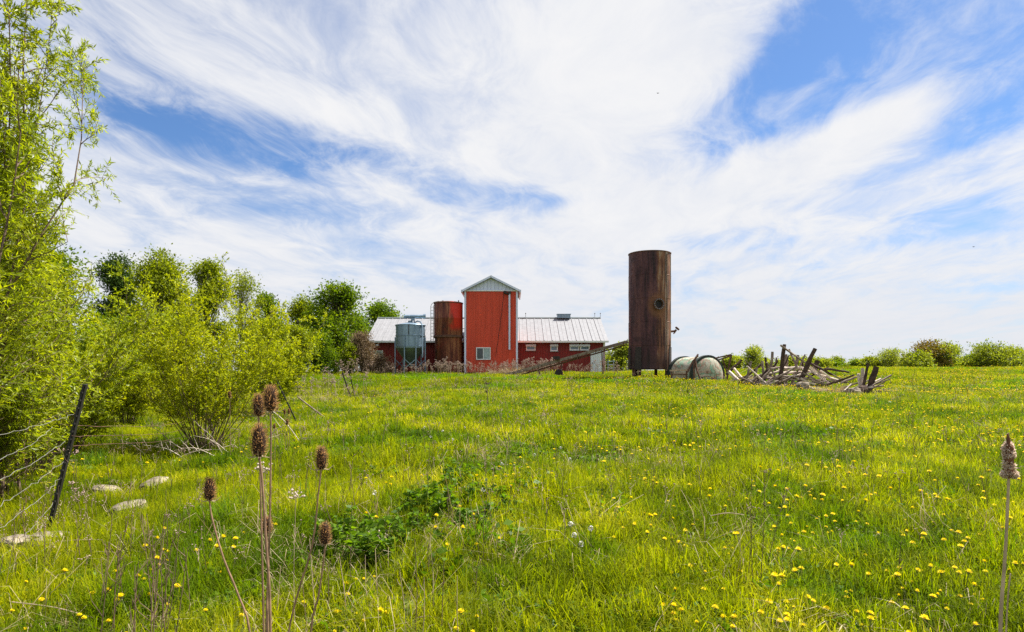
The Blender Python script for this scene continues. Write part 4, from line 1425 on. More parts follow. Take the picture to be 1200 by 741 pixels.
crown_tree('maple_tree', 394, 61, 335, 78, 'big bright maple left of the barn with a dark hollow in its crown', M_tree_a, M_bark, 38, lsize=.24, clumps=130, per=140, low=.10, trunk_r=.24, lobes=9)
crown_tree('green_tree', 447, 86, 356, 64, 'green tree showing above the left end of the barn roof', M_tree_a, M_bark, 39, lsize=.3, clumps=100, per=120, low=.1)
crown_tree('small_tree', 345, 50, 383, 60, 'low yellow-green tree in front of the feathery tree', M_tree_b, M_bark, 40, lsize=.18, clumps=100, per=120, low=.05, cat='tree')
crown_tree('small_tree', 318, 42, 378, 52, 'low yellow-green tree at the right edge of the large shrub', M_tree_b, M_bark, 41, lsize=.16, clumps=90, per=120, low=.05)
crown_tree('small_tree', 372, 56, 392, 56, 'low green bush at the foot of the big maple', M_tree_a, M_bark, 42, lsize=.18, clumps=90, per=120, low=.03, cat='bush')
crown_tree('small_tree', 205, 38, 372, 100, 'broad low green tree behind the crown of the large shrub', M_tree_b, M_bark, 43, lsize=.18, clumps=110, per=120, low=.04)
crown_tree('small_tree', 120, 34, 372, 90, 'low green tree behind the gap left of the large shrub', M_tree_a, M_bark, 44, lsize=.16, clumps=110, per=120, low=.04)
crown_tree('small_tree', 418, 74, 372, 50, 'green tree between the maple and the barn end', M_tree_a, M_bark, 45, lsize=.24, clumps=90, per=110, low=.05)
# vine-smothered bush by the barn
vb_ = crown_tree('vine_mound', 425, 57, 391, 40, 'mound of dry brown vines with a few green leaves by the barn end', M_vine, M_bark, 46, lsize=.13, clumps=90, per=110, low=.0, cat='bush', trunk_r=.1)
crown_tree('small_bush', 448, 58.5, 418, 42, 'low half-dead bush between the vine mound and the hopper bin', M_vine, M_bark, 47, lsize=.12, clumps=50, per=80, low=.0, cat='bush', trunk_r=.05)
crown_tree('small_bush', 411, 56, 405, 26, 'small green bush at the left flank of the vine mound', M_tree_b, M_bark, 48, lsize=.14, clumps=50, per=80, low=.0, cat='bush', trunk_r=.05)
# beyond the crest on the right
far = [
    (727, 84, 406, 44, 'bright bush on the skyline just right of the barn', M_tree_e, M_bark, 0),
    (706, 88, 421, 26, 'low bush peeping out at the right barn corner', M_tree_e, M_bark, 0),
    (880, 92, 409, 34, 'sparse pale-stemmed tree on the skyline right of the fallen tank', M_tree_e, M_bark_pale, 1),
    (862, 90, 421, 30, 'low yellow-green bush under the sparse skyline tree', M_tree_e, M_bark, 0),
    (893, 96, 424, 26, 'low bush right below the sparse skyline tree', M_tree_e, M_bark, 0),
    (930, 98, 423, 30, 'low bush on the skyline behind the ruined timbers', M_tree_e, M_bark, 0),
    (957, 100, 424, 34, 'low bush on the skyline behind the leaning post', M_tree_e, M_bark, 0),
    (981, 102, 427, 28, 'lowest skyline bush right of the ruined timbers', M_tree_a, M_bark, 0),
    (1003, 100, 424, 22, 'small pointed skyline tree left of the broken posts', M_tree_a, M_bark_pale, 1),
    (1022, 98, 421, 24, 'small skyline tree right behind the broken posts', M_tree_e, M_bark, 0),
    (1046, 96, 415, 42, 'pale green skyline tree with sky gaps right of the broken posts', M_tree_e, M_bark_pale, 1),
    (1086, 98, 407, 44, 'bronze-tinted skyline tree with new leaves', M_tree_d, M_bark, 0),
    (1109, 99, 409, 46, 'green skyline tree right of the bronze-tinted one', M_tree_e, M_bark, 0),
    (1075, 93, 419, 34, 'low bright bush in front of the bronze-tinted tree', M_tree_e, M_bark, 0),
    (1139, 100, 421, 30, 'low skyline bush between the two tall clumps at right', M_tree_a, M_bark, 0),
    (1160, 97, 409, 50, 'tall green skyline tree near the right picture edge', M_tree_e, M_bark, 0),
    (1186, 98, 414, 44, 'green skyline tree second from the right picture edge', M_tree_e, M_bark, 0),
    (1218, 97, 413, 46, 'green skyline tree cut by the right picture edge', M_tree_e, M_bark, 0),
]
for k, (px, d, top, wd, lb_, lf, bk, thin) in enumerate(far):
    crown_tree('skyline_tree', px, d, top - (4 if px > 1030 else 1), wd * 1.25, lb_, lf, bk, 60 + k, lsize=.27 if not thin else .22, clumps=120, per=(60 if not thin else 32), low=.0 if not thin else .12, trunk_r=.12, lobes=11, spread=wd / 800 * d * .075)
for k in range(17):
    px = 900 + k * 20.5
    crown_tree('hedge_bush', px, 104 + (k % 3), 424 - (k * 7 % 5) - (3 if k > 7 else 0), 30, 'low hedge bush on the far skyline, %s from the left behind the skyline trees' % ORD[k] if k else 'leftmost low hedge bush on the far skyline behind the skyline trees', [M_tree_e, M_tree_a, M_vine, M_tree_e][k % 4] if k > 6 else M_tree_e, M_bark, 160 + k, cat='bush', lsize=.27, clumps=60, per=50, low=.0, trunk_r=.08, lobes=8, group='hedge along the far skyline')

# ------------------------------------------------------------------ scattering helper (points + instancer)
def scatter(name, pts, scl, variants, label, cat, pick=None, tilt=.12, seed=1, sclz=None):
    rs = np.random.default_rng(seed)
    N = len(pts)
    me = bpy.data.meshes.new(name)
    me.vertices.add(N)
    me.vertices.foreach_set('co', np.ascontiguousarray(pts, dtype=np.float32).ravel())
    rot = np.stack([rs.normal(size=N) * tilt, rs.normal(size=N) * tilt, rs.uniform(0, 6.283, N)], -1)
    s3 = np.stack([scl, scl, scl if sclz is None else sclz], -1)
    a = me.attributes.new('rot', 'FLOAT_VECTOR', 'POINT'); a.data.foreach_set('vector', rot.astype(np.float32).ravel())
    a = me.attributes.new('scl', 'FLOAT_VECTOR', 'POINT'); a.data.foreach_set('vector', s3.astype(np.float32).ravel())
    a = me.attributes.new('pick', 'INT', 'POINT')
    a.data.foreach_set('value', (rs.integers(0, len(variants), N) if pick is None else pick).astype(np.int32))
    o = bpy.data.objects.new(name, me)
    COL.objects.link(o)
    cl = bpy.data.collections.new(name + '_kinds')
    for k, v in enumerate(variants):
        v.name = '%s_kind_%02d' % (name, k)
        cl.objects.link(v)
    ng = bpy.data.node_groups.new(name + '_scatter', 'GeometryNodeTree')
    ng.interface.new_socket('Geometry', in_out='INPUT', socket_type='NodeSocketGeometry')
    ng.interface.new_socket('Geometry', in_out='OUTPUT', socket_type='NodeSocketGeometry')
    n = ng.nodes
    gi, gout = n.new('NodeGroupInput'), n.new('NodeGroupOutput')
    ci = n.new('GeometryNodeCollectionInfo')
    ci.inputs['Collection'].default_value = cl
    ci.inputs['Separate Children'].default_value = True
    ci.inputs['Reset Children'].default_value = True
    ip = n.new('GeometryNodeInstanceOnPoints')
    ip.inputs['Pick Instance'].default_value = True

    def attr(nm, ty):
        q = n.new('GeometryNodeInputNamedAttribute')
        q.data_type = ty
        q.inputs['Name'].default_value = nm
        return [s_ for s_ in q.outputs if s_.enabled and s_.name == 'Attribute'][0]
    L = ng.links
    L.new(gi.outputs[0], ip.inputs['Points'])
    L.new(ci.outputs[0], ip.inputs['Instance'])
    L.new(attr('pick', 'INT'), ip.inputs['Instance Index'])
    e2r = n.new('FunctionNodeEulerToRotation')
    L.new(attr('rot', 'FLOAT_VECTOR'), e2r.inputs[0])
    L.new(e2r.outputs[0], ip.inputs['Rotation'])
    L.new(attr('scl', 'FLOAT_VECTOR'), ip.inputs['Scale'])
    L.new(ip.outputs[0], gout.inputs[0])
    md = o.modifiers.new('scatter', 'NODES')
    md.node_group = ng
    o['kind'] = 'stuff'
    o['label'] = label
    o['category'] = cat
    return o


def tuft(n, h, spread, wd, seed, mat, bend=.5, hvar=.35):
    """n grass blades, each a bent tapering strip of two quads and a tip"""
    rs = np.random.default_rng(seed)
    a = rs.uniform(0, 6.283, n)
    rr_ = spread * np.sqrt(rs.uniform(0, 1, n))
    base = np.stack([rr_ * np.cos(a), rr_ * np.sin(a), -.02 * np.ones(n)], -1)
    th = rs.uniform(0, 6.283, n)
    out = np.stack([np.cos(th), np.sin(th), np.zeros(n)], -1)
    sd = np.stack([-np.sin(th), np.cos(th), np.zeros(n)], -1)
    hh = h * rs.uniform(1 - hvar * 1.3, 1 + hvar, n)
    bd = (np.abs(rs.normal(size=n)) * bend + .08) * hh
    ww = wd * rs.uniform(.6, 1.3, n)
    up = np.array([0, 0, 1.0])
    tw = rs.uniform(-.8, .8, n)
    sd2 = sd * np.cos(tw)[:, None] + out * np.sin(tw)[:, None]
    c1 = base + up * (hh * .45)[:, None] + out * (bd * .2)[:, None]
    c2 = base + up * (hh * .82)[:, None] + out * (bd * .6)[:, None]
    c3 = base + up * (hh * (1 - np.minimum(.45, bd / hh * .35)))[:, None] + out * bd[:, None] * 1.05
    w_ = ww[:, None] * .5
    V = np.stack([base - sd2 * w_, base + sd2 * w_, c1 + sd2 * w_ * .95, c1 - sd2 * w_ * .95, c2 + sd2 * w_ * .6, c2 - sd2 * w_ * .6, c3], 1)
    return quads_mesh('tuft', V, 7, mat, faces=((0, 1, 2, 3), (3, 2, 4, 5), (5, 4, 6)), link=False)


def leafy(n, h, spread, ls, seed, mat, ratio=.55, stems=True):
    rs = np.random.default_rng(seed)
    a = rs.uniform(0, 6.283, n)
    rr_ = spread * np.sqrt(rs.uniform(0, 1, n))
    z = h * rs.uniform(.15, 1, n) * (1 - .4 * (rr_ / spread) ** 2)
    c = np.stack([rr_ * np.cos(a), rr_ * np.sin(a), z], -1)
    d = np.stack([np.cos(a + rs.normal(size=n) * .8), np.sin(a + rs.normal(size=n) * .8), rs.uniform(-.5, .7, n)], -1)
    V = leaf_cloud(c, d, rs.uniform(.6, 1.3, n) * ls, ratio, rs)
    return quads_mesh('leafy', V, 4, mat, link=False)


def to_obj(mb, mats, name='kind'):
    o = mb.build(name, mats)
    COL.objects.unlink(o)
    return o


def drystalk(h, seed, heads=4, mat=M_stalk, branch=3, hr=.03, seedmat=M_seed, th=.004):
    rs = random.Random(seed)
    b = MB()
    lean = (rs.uniform(-.12, .12) * h, rs.uniform(-.12, .12) * h)
    pts = [(lean[0] * u + rs.uniform(-.01, .01), lean[1] * u + rs.uniform(-.01, .01), h * u - .03) for u in (0, .3, .6, .85, 1)]
    b.tube(pts, [th, th * .9, th * .7, th * .55, th * .4], 4)
    tips = [pts[-1]]
    for k in range(branch):
        u = rs.uniform(.55, .9)
        a = rs.uniform(0, 6.28)
        L = h * rs.uniform(.1, .28)
        s = (lean[0] * u, lean[1] * u, h * u)
        e = (s[0] + math.cos(a) * L * .6, s[1] + math.sin(a) * L * .6, s[2] + L * .8)
        b.tube([s, ((s[0] + e[0]) / 2, (s[1] + e[1]) / 2, (s[2] + e[2]) / 2 - L * .08), e], [th * .6, th * .5, th * .35], 3)
        tips.append(e)
    for (x_, y_, z_) in tips:
        if heads == 0: break
        for q in range(heads * 2):
            a = rs.uniform(0, 6.28)
            r2 = hr * rs.uniform(.2, 1)
            cx, cy, cz = x_ + math.cos(a) * r2, y_ + math.sin(a) * r2, z_ + rs.uniform(-.3, .6) * hr
            s_ = hr * rs.uniform(.18, .38)
            b.add([(cx - s_, cy, cz), (cx, cy - s_, cz), (cx + s_, cy, cz), (cx, cy + s_, cz), (cx, cy, cz + s_), (cx, cy, cz - s_)],
                  [(0, 1, 4), (1, 2, 4), (2, 3, 4), (3, 0, 4), (1, 0, 5), (2, 1, 5), (3, 2, 5), (0, 3, 5)], 1)
    return to_obj(b, [mat, seedmat])


def wedge_pts(n, y0, y1, rs, pad=2.0, half=.80, bias=1.0):
    """random ground points in the part of the field the picture and a step beside it can see"""
    y = np.sqrt(rs.uniform(y0 * y0, y1 * y1, n)) if bias == 1 else y0 + (y1 - y0) * rs.uniform(0, 1, n) ** bias
    x = rs.uniform(-1, 1, n) * (y * half + pad)
    return x, y


def on_ground(x, y, up=0.0):
    return np.stack([x, y, H(x, y) + up], -1)


def nfield(x, y, s, seed):
    """cheap smooth noise"""
    r_ = np.random.default_rng(seed)
    v = np.zeros_like(x)
    for k in range(7):
        a = r_.uniform(0, 6.283)
        f_ = s * r_.uniform(.6, 2.2)
        v += np.sin((x * math.cos(a) + y * math.sin(a)) * f_ + r_.uniform(0, 6.28)) * (1 / (1 + .3 * k))
    return v / 3.2


# clear zones: under buildings and tanks
def clear(x, y):
    m_ = ~((x > XL) & (x < XR) & (y > YF - .1) & (y < 2 * YR - YF))
    m_ &= ~((x > tx0) & (x < tx1) & (y > TY - .1) & (y < TY + 6))
    return m_


def straw_f(x, y):
    u = x / np.maximum(y, .5) * 800 + 600
    return (nfield(x, y, .7, 37) + .9 * np.exp(-((u - 500) / 110) ** 2 - ((y - 5.4) / 1.2) ** 2) + .8 * np.exp(-((u - 560) / 70) ** 2 - ((y - 9.5) / 2.0) ** 2)
            + .7 * np.exp(-((u - 1090) / 60) ** 2 - ((y - 9.6) / .8) ** 2) + .6 * np.exp(-((u - 1190) / 40) ** 2 - ((y - 6.8) / .7) ** 2))


ROCKS = [(151, 7.9, .32), (181, 9.4, .26), (125, 9.3, .26), (62, 6.3, .28), (20, 6.5, .2)]


def off_rocks(x, y):
    m = np.ones(len(x), bool)
    for px, d, r in ROCKS:
        cx_ = (px - 600) / 800 * d
        m &= ~((np.abs(x - cx_) < r) & (y > d - r * 2.4) & (y < d + r * .6))
    return m


# near grass
rs = np.random.default_rng(100)
x, y = wedge_pts(15500, 1.2, 10, rs, 3.6)
k1 = nfield(x, y, 1.1, 5)
hs = np.clip(1.0 + .35 * k1 + rs.normal(size=len(x)) * .15, .45, 1.8)
hs *= 1 - .25 * ss(.55, .95, straw_f(x, y))
hs *= np.where(off_rocks(x, y), 1.0, .45)
pick = rs.choice([0, 1, 2, 3, 4], len(x), p=[.30, .27, .2, .15, .08])
vars_ = [tuft(46, .15, .10, .0055, 1, M_grass, .45), tuft(42, .20, .10, .0055, 2, M_grass, .6), tuft(40, .12, .12, .007, 3, M_grass, .8),
         tuft(36, .24, .09, .005, 4, M_grass, .5), leafy(34, .12, .11, .05, 5, M_clover)]
scatter('grass', on_ground(x, y), hs, vars_, 'bright green meadow grass in the near foreground', 'grass', pick, .15, 1)
# rank tussocks
x, y = wedge_pts(330, 3.0, 26, rs, 1.0)
vars_ = [tuft(90, .34, .10, .006, 61, M_grass, .55), tuft(80, .30, .13, .007, 62, M_clump, .8), tuft(90, .26, .10, .006, 63, M_clump, .6)]
scatter('grass_tussocks', on_ground(x, y), rs.uniform(.6, 1.15, len(x)) * (1 + y * .01), vars_, 'taller darker grass tussocks standing out of the meadow', 'grass', None, .1, 16)
# mid grass
x, y = wedge_pts(25500, 9, 28, rs, 3.4)
k1 = nfield(x, y, .6, 6)
hs = np.clip(1.0 + .3 * k1 + rs.normal(size=len(x)) * .15, .5, 1.7)
hs *= 1 - .25 * ss(.55, .95, straw_f(x, y))
pick = rs.choice([0, 1, 2, 3], len(x), p=[.36, .3, .24, .10])
vars_ = [tuft(60, .17, .20, .010, 11, M_grass, .5), tuft(54, .23, .2, .010, 12, M_grass, .6), tuft(54, .13, .22, .012, 13, M_grass, .8), leafy(60, .14, .2, .07, 14, M_clover)]
scatter('meadow_grass', on_ground(x, y), hs, vars_, 'yellow-green meadow grass across the middle of the field', 'grass', pick, .12, 2)
# far grass
x, y = wedge_pts(27000, 26, 80, rs, 4, .80)
m_ = clear(x, y)
x, y = x[m_], y[m_]
hs = np.clip(1.0 + .3 * nfield(x, y, .3, 7) + rs.normal(size=len(x)) * .2, .5, 1.8)
pick = rs.choice([0, 1, 2], len(x), p=[.4, .35, .25])
vars_ = [tuft(80, .13, .45, .02, 21, M_far, .5), tuft(80, .18, .45, .02, 22, M_far, .6), tuft(80, .10, .5, .026, 23, M_far, .7)]
scatter('far_grass', on_ground(x, y), hs, vars_, 'fine yellow-green grass up the rise to the barn and skyline', 'grass', pick, .1, 3)
# straw and dead thatch in the turf
x, y = wedge_pts(2600, 2.5, 40, rs, 1.5, .8, 1.5)
nz = nfield(x, y, .5, 9)
m_ = (nz + rs.normal(size=len(x)) * .5 > .1)
x, y = x[m_], y[m_]
sc_ = np.where(y > 18, 1.5, 1.0) * rs.uniform(.6, 1.3, len(x))
vars_ = [tuft(12, .20, .12, .004, 31, M_straw, 1.3), tuft(9, .34, .1, .0035, 32, M_straw, .8), tuft(14, .1, .2, .005, 33, M_straw, 2.2)]
scatter('dead_grass', on_ground(x, y), sc_, vars_, 'straw-coloured dead grass mixed into the meadow', 'grass', None, .2, 4)
# broad-leaved ground cover in patches
x, y = wedge_pts(9000, 3.5, 30, rs, 1.2)
u_ = x / y * 800 + 600
f_ = nfield(x, y, .9, 31) + 1.3 * np.exp(-((u_ - 560) / 90) ** 2 - ((y - 11) / 5) ** 2)
m_ = f_ + rs.normal(size=len(x)) * .25 > .62
x, y = x[m_], y[m_]
vars_ = [leafy(46, .13, .16, .045, 41, M_clover), leafy(40, .18, .14, .055, 42, M_clover, .7), leafy(50, .10, .2, .04, 43, M_clover, .4)]
scatter('ground_cover', on_ground(x, y), rs.uniform(.7, 1.3, len(x)) * (1 + y * .015), vars_, 'low broad-leaved weeds in dark green patches among the grass', 'ground cover', None, .1, 14)
# trodden straw patches
x, y = wedge_pts(9000, 3.0, 34, rs, 1.2)
u_ = x / y * 800 + 600
f_ = straw_f(x, y)
m_ = f_ + rs.normal(size=len(x)) * .2 > .72
x, y = x[m_], y[m_]
vars_ = [tuft(30, .09, .16, .006, 51, M_straw, 2.6), tuft(26, .12, .16, .005, 52, M_straw, 2.0), tuft(22, .2, .12, .005, 53, M_straw, .9)]
scatter('matted_straw', on_ground(x, y, .03), rs.uniform(.7, 1.3, len(x)) * (1 + y * .02), vars_, 'matted straw showing in patches through the meadow grass', 'dead grass', None, .25, 15)
# thin brown stalks standing across the field
x, y = wedge_pts(6500, 4.5, 52, rs, 1.0, .8, 1.25)
u_ = x / y
m_ = (rs.uniform(0, 1, len(x)) < np.where(u_ < .1, .85, .5)) & (nfield(x, y, .45, 12) + rs.normal(size=len(x)) * .4 > -.1)
x, y = x[m_], y[m_]
vars_ = [drystalk(.42, 1, 0, M_stalk, 2, .02, th=.0028), drystalk(.5, 2, 1, M_stalk, 3, .016, th=.003), drystalk(.36, 3, 1, M_palestalk, 3, .02, th=.0028), drystalk(.55, 4, 0, M_stalk, 1, .02, th=.003), drystalk(.4, 5, 2, M_stalk, 2, .02, th=.003)]
scatter('dry_stalks', on_ground(x, y), rs.uniform(.6, 1.2, len(x)) * (1 + np.maximum(y - 6, 0) * .075), vars_, 'thin brown dead weed stalks standing in the meadow', 'weeds', None, .1, 5, sclz=rs.uniform(.6, 1.2, len(x)) * (1 + y * .012))
# tall dead weeds with pinkish heads along the barn foot and the left field edge
n = 1500
pxs = rs.uniform(395, 735, n)
ys_ = rs.uniform(53.5, 59.0, n)
xa = (pxs - 600) / 800 * ys_
pxs2 = rs.uniform(60, 430, 650)
ys2 = rs.uniform(30, 50, 650)
xb = (pxs2 - 600) / 800 * ys2
x, y = np.concatenate([xa, xb]), np.concatenate([ys_, ys2])
dens_ = np.concatenate([np.where((pxs > 640), .30, .52) * (.75 + 1.1 * nfield(xa, ys_, .8, 77)), .35 * (1 + 1.2 * nfield(xb, ys2, .5, 78))])
m_ = (rs.uniform(0, 1, len(x)) < dens_) & (np.hypot(x - hx, y - HD) > r_ * .3)
x, y = x[m_], y[m_]
vars_ = [drystalk(1.15, 10 + k, 3, M_stalk if k % 2 else M_palestalk, 5, .085, th=.012) for k in range(5)]
scatter('dead_weeds', on_ground(x, y), rs.uniform(.25, 1.0, len(x)) * (1 + .35 * nfield(x, y, 1.3, 79)), vars_, 'tall dead weeds with pinkish dry heads along the barn foot', 'weeds', None, .08, 6)

# ------------------------------------------------------------------ dandelions
def dandelion_mesh(name, seed, petals=20, r=.019, stem=.16):
    rs_ = random.Random(seed)
    b = MB()
    lx_, ly_ = rs_.uniform(-.03, .03), rs_.uniform(-.03, .03)
    b.tube([(0, 0, 0), (lx_ * .5, ly_ * .5, stem * .5), (lx_, ly_, stem)], [.0022, .002, .002], 4, 1)
    for ring, (rr_, zz, tilt) in enumerate(((r, 0, .004), (r * .78, .004, .007), (r * .45, .007, .009))):
        nP = petals if ring < 2 else petals // 2
        for k in range(nP):
            a = 2 * math.pi * (k + .5 * ring + rs_.uniform(-.2, .2)) / nP
            w_ = math.pi * rr_ / nP * .95
            L = rr_ * rs_.uniform(.85, 1.08)
            ca_, sa_ = math.cos(a), math.sin(a)
            z0 = stem + zz
            V = [(lx_ + ca_ * L * .15 - sa_ * w_ * .3, ly_ + sa_ * L * .15 + ca_ * w_ * .3, z0), (lx_ + ca_ * L * .15 + sa_ * w_ * .3, ly_ + sa_ * L * .15 - ca_ * w_ * .3, z0),
                 (lx_ + ca_ * L + sa_ * w_, ly_ + sa_ * L - ca_ * w_, z0 + tilt), (lx_ + ca_ * L - sa_ * w_, ly_ + sa_ * L + ca_ * w_, z0 + tilt)]
            b.add(V, [(0, 1, 2, 3)], 0)
    b.lathe([(.002, stem - .012), (.007, stem - .008), (.008, stem)], 6, (lx_, ly_, 0), mi=1)
    o = to_obj(b, [M_dand, M_dstem])
    o.data.name = name
    return o


rs = np.random.default_rng(55)
DX, DY = [], []
# clusters, denser to the right and towards the crest on the right
nc = 1150
cy = 2.6 + 60 * rs.uniform(0, 1, nc) ** 1.25
cx = rs.uniform(-.8, .82, nc) * cy
for k in range(nc):
    u = cx[k] / cy[k]
    p_ = .05 + .8 * float(ss(-.04, .34, u)) * (.45 if 8 < cy[k] < 19 else 1.0)
    if cy[k] < 6 and u < -.2: p_ = .3
    if -.2 < u < .08 and cy[k] < 8: p_ = .22
    if rs.uniform() > p_: continue
    m = rs.integers(2, 13) if cy[k] < 10 else rs.integers(8, 34)
    sp = .25 if cy[k] < 10 else 1.0
    DX.append(cx[k] + rs.normal(size=m) * sp)
    DY.append(cy[k] + rs.normal(size=m) * sp)
DX, DY = np.concatenate(DX), np.concatenate(DY)
m_ = (DY > 3.3)
DX, DY = DX[m_], DY[m_]
order = np.argsort(DY)
DX, DY = DX[order], DY[order]
inview = np.abs(DX / DY) < .75
near_i = np.where(inview)[0][:300]
dmeshes = [dandelion_mesh('dandelion', k, 18, .0155 + .0016 * (k % 3), .12 + .02 * (k % 4)) for k in range(6)]
for k, i in enumerate(near_i):
    src = dmeshes[k % 6]
    o = bpy.data.objects.new('dandelion', src.data)
    COL.objects.link(o)
    o.location = (DX[i], DY[i], float(H(DX[i], DY[i])))
    s_ = rs.uniform(.65, 1.3)
    o.scale = (s_, s_, s_ * rs.uniform(.8, 1.15))
    o.rotation_euler = (rs.normal() * .15, rs.normal() * .15, rs.uniform(0, 6.28))
    tag(o, 'yellow dandelion flower in bloom among the nearer meadow grass', 'flower', 'dandelions in the near grass')
rest = np.setdiff1d(np.arange(len(DX)), near_i)
xr_, yr_ = DX[rest], DY[rest]
m_ = clear(xr_, yr_) & (yr_ < 75)
xr_, yr_ = xr_[m_], yr_[m_]
scatter('dandelion_field', on_ground(xr_, yr_, 0.03), rs.uniform(.6, 1.2, len(xr_)) * (1 + np.clip(yr_ - 10, 0, 40) * .010), [dandelion_mesh('d', 60 + k, 8, .022, .17) for k in range(3)], 'yellow dandelions spreading over the farther field', 'flowers', None, .15, 8)

# seed puffs
G3 = 'white dandelion seed heads in the grass'
pb_ = MB()
pb_.tube([(0, 0, 0), (.01, 0, .2)], .002, 4, 1)
rs_ = random.Random(3)
for k in range(40):
    v = Vector((rs_.gauss(0, 1), rs_.gauss(0, 1), rs_.gauss(0, 1))).normalized()
    e = Vector((.01, 0, .215)) + v * .018
    s = v.orthogonal().normalized() * .005
    s2 = v.cross(s)
    pb_.add([tuple(e - s), tuple(e - s2), tuple(e + s), tuple(e + s2)], [(0, 1, 2, 3)], 0)
puff = to_obj(pb_, [M_puff, M_dstem])
CLOCKS = [(667, 5.2), (672, 4.9), (682, 4.7), (694, 5.1), (440, 6.2), (566, 6.4), (587, 8.4), (667, 9.0), (657, 10.5), (627, 9.6), (700, 12), (505, 11.3), (530, 11), (518, 12), (560, 11.5), (545, 13), (498, 12.5), (610, 13), (640, 14), (620, 14.5)]
CLK = {}
for sel in (lambda d: d < 8, lambda d: d >= 8):
    grp = sorted([c for c in CLOCKS if sel(c[1])])
    for i, c in enumerate(grp):
        CLK[c] = ORD[i] if i < len(grp) - 1 else 'rightmost'
for k, (px, d) in enumerate(CLOCKS):
    o = bpy.data.objects.new('dandelion_clock', puff.data)
    COL.objects.link(o)
    o.location = G(px, d)
    o.rotation_euler = (0, 0, k)
    o.scale = (1.15,) * 3
    tag(o, ('%s white dandelion seed head in the centre foreground, counting from the left' if d < 8 else '%s white dandelion seed head in the middle field, counting from the left') % CLK[px, d], 'seed head', G3)

# ------------------------------------------------------------------ leafy weeds in the centre foreground
def leafy_weed(px, d, w_, h_, label, seed, n=330):
    rs = np.random.default_rng(seed)
    g_ = np.array(G(px, d))
    th = thing('leafy_weed', tuple(g_), label, 'weed')
    st = MB()
    LC, LD, LS = [], [], []
    ns = 12
    for k in range(ns):
        a = rs.uniform(0, 6.28)
        r1 = w_ * .5 * math.sqrt(rs.uniform(0, 1))
        top = g_ + np.array([math.cos(a) * r1, math.sin(a) * r1, h_ * rs.uniform(.65, 1.05) * (1 - .35 * (r1 / (w_ * .5)) ** 2)])
        b0 = g_ + np.array([math.cos(a) * r1 * .6, math.sin(a) * r1 * .6, -.03])
        st.tube([tuple(b0), tuple((b0 + top) / 2), tuple(top)], [.004, .0035, .002], 4)
        m = n // ns
        v = rs.uniform(.15, 1, m)
        c = b0 + (top - b0) * v[:, None]
        aa = rs.uniform(0, 6.28, m)
        LC.append(c)
        LD.append(np.stack([np.cos(aa), np.sin(aa), rs.uniform(-.35, .5, m)], -1))
        LS.append(.07 * rs.uniform(.6, 1.35, m) * (1.15 - .4 * v))
    st.build('stem', M_dstem, th)
    V = leaf_cloud(np.concatenate(LC), np.concatenate(LD), np.concatenate(LS), .62, rs)
    quads_mesh('foliage', V, 4, M_clover, parent=th)


LW = [(402, 5.3, .42, .34, 'dark leafy weed clump farthest left in the centre foreground, right of the teasels'),
      (430, 5.0, .34, .26, 'leafy weed filling the right side of the leftmost clump'),
      (470, 5.5, .38, .26, 'leafy weed clump between the leftmost clump and the tall centre weeds'),
      (500, 6.2, .40, .30, 'leafy weed at the left foot of the tall centre weeds'),
      (530, 6.4, .44, .34, 'tall leafy weed in the middle of the centre clump'),
      (545, 7.4, .46, .32, 'leafy weed topping the centre clump with pale seed heads'),
      (515, 7.0, .40, .30, 'leafy weed at the upper left of the centre clump'),
      (572, 6.8, .40, .26, 'leafy weed on the right flank of the centre clump'),
      (615, 7.3, .36, .24, 'separate leafy weed right of the centre clump'),
      (592, 6.3, .3, .18, 'low leafy weed between the centre clump and the separate right one'),
      (450, 8.7, .5, .16, 'low spreading weed above the leftmost clump'),
      (620, 10.5, .8, .16, 'low dark weed patch in the middle field'),
      (580, 12.5, .9, .18, 'low dark weed patch farther up the middle field'),
      (660, 13.0, .9, .18, 'low dark weed patch right of the middle field patches'),
      (490, 13.5, .9, .16, 'low weed patch at the left of the middle field'),
      (560, 5.9, .36, .24, 'leafy weed in front of the centre clump, on its right'),
      (598, 7.9, .46, .24, 'leafy weed between the centre clump and the upper middle patches'),
      (640, 8.3, .40, .20, 'leafy weed above and right of the separate right one'),
      (575, 9.2, .6, .20, 'spreading weed patch just above the centre clump'),
      (530, 10.2, .7, .18, 'spreading weed patch up and left of the centre clump'),
      (1129, 9.5, .38, .2, 'dark broad-leaved dock plant in the right field'),
      (700, 16.5, 1.0, .2, 'low dark weed patch high in the middle field')]
for k, (px, d, w_, h_, lb_) in enumerate(LW):
    leafy_weed(px, d, w_ * 1.35, h_ * 1.15, lb_, 300 + k, 520 if d < 8 else 600)

# ------------------------------------------------------------------ teasels, cattail, foreground stalks
def ground_at(x, y):
    return float(H(x, y))


def curve(pts, n=12):
    """smooth curve through points"""
    Pn = [np.array(p, float) for p in pts]
    out_ = []
    m = len(Pn)
    for i in range(m - 1):
        p0, p1, p2, p3 = Pn[max(i - 1, 0)], Pn[i], Pn[i + 1], Pn[min(i + 2, m - 1)]
        for k in range(n // (m - 1) + 1):
            t_ = k / (n // (m - 1) + 1)
            out_.append(.5 * ((2 * p1) + (-p0 + p2) * t_ + (2 * p0 - 5 * p1 + 4 * p2 - p3) * t_ ** 2 + (-p0 + 3 * p1 - 3 * p2 + p3) * t_ ** 3))
    out_.append(Pn[-1])
    return [tuple(q) for q in out_]


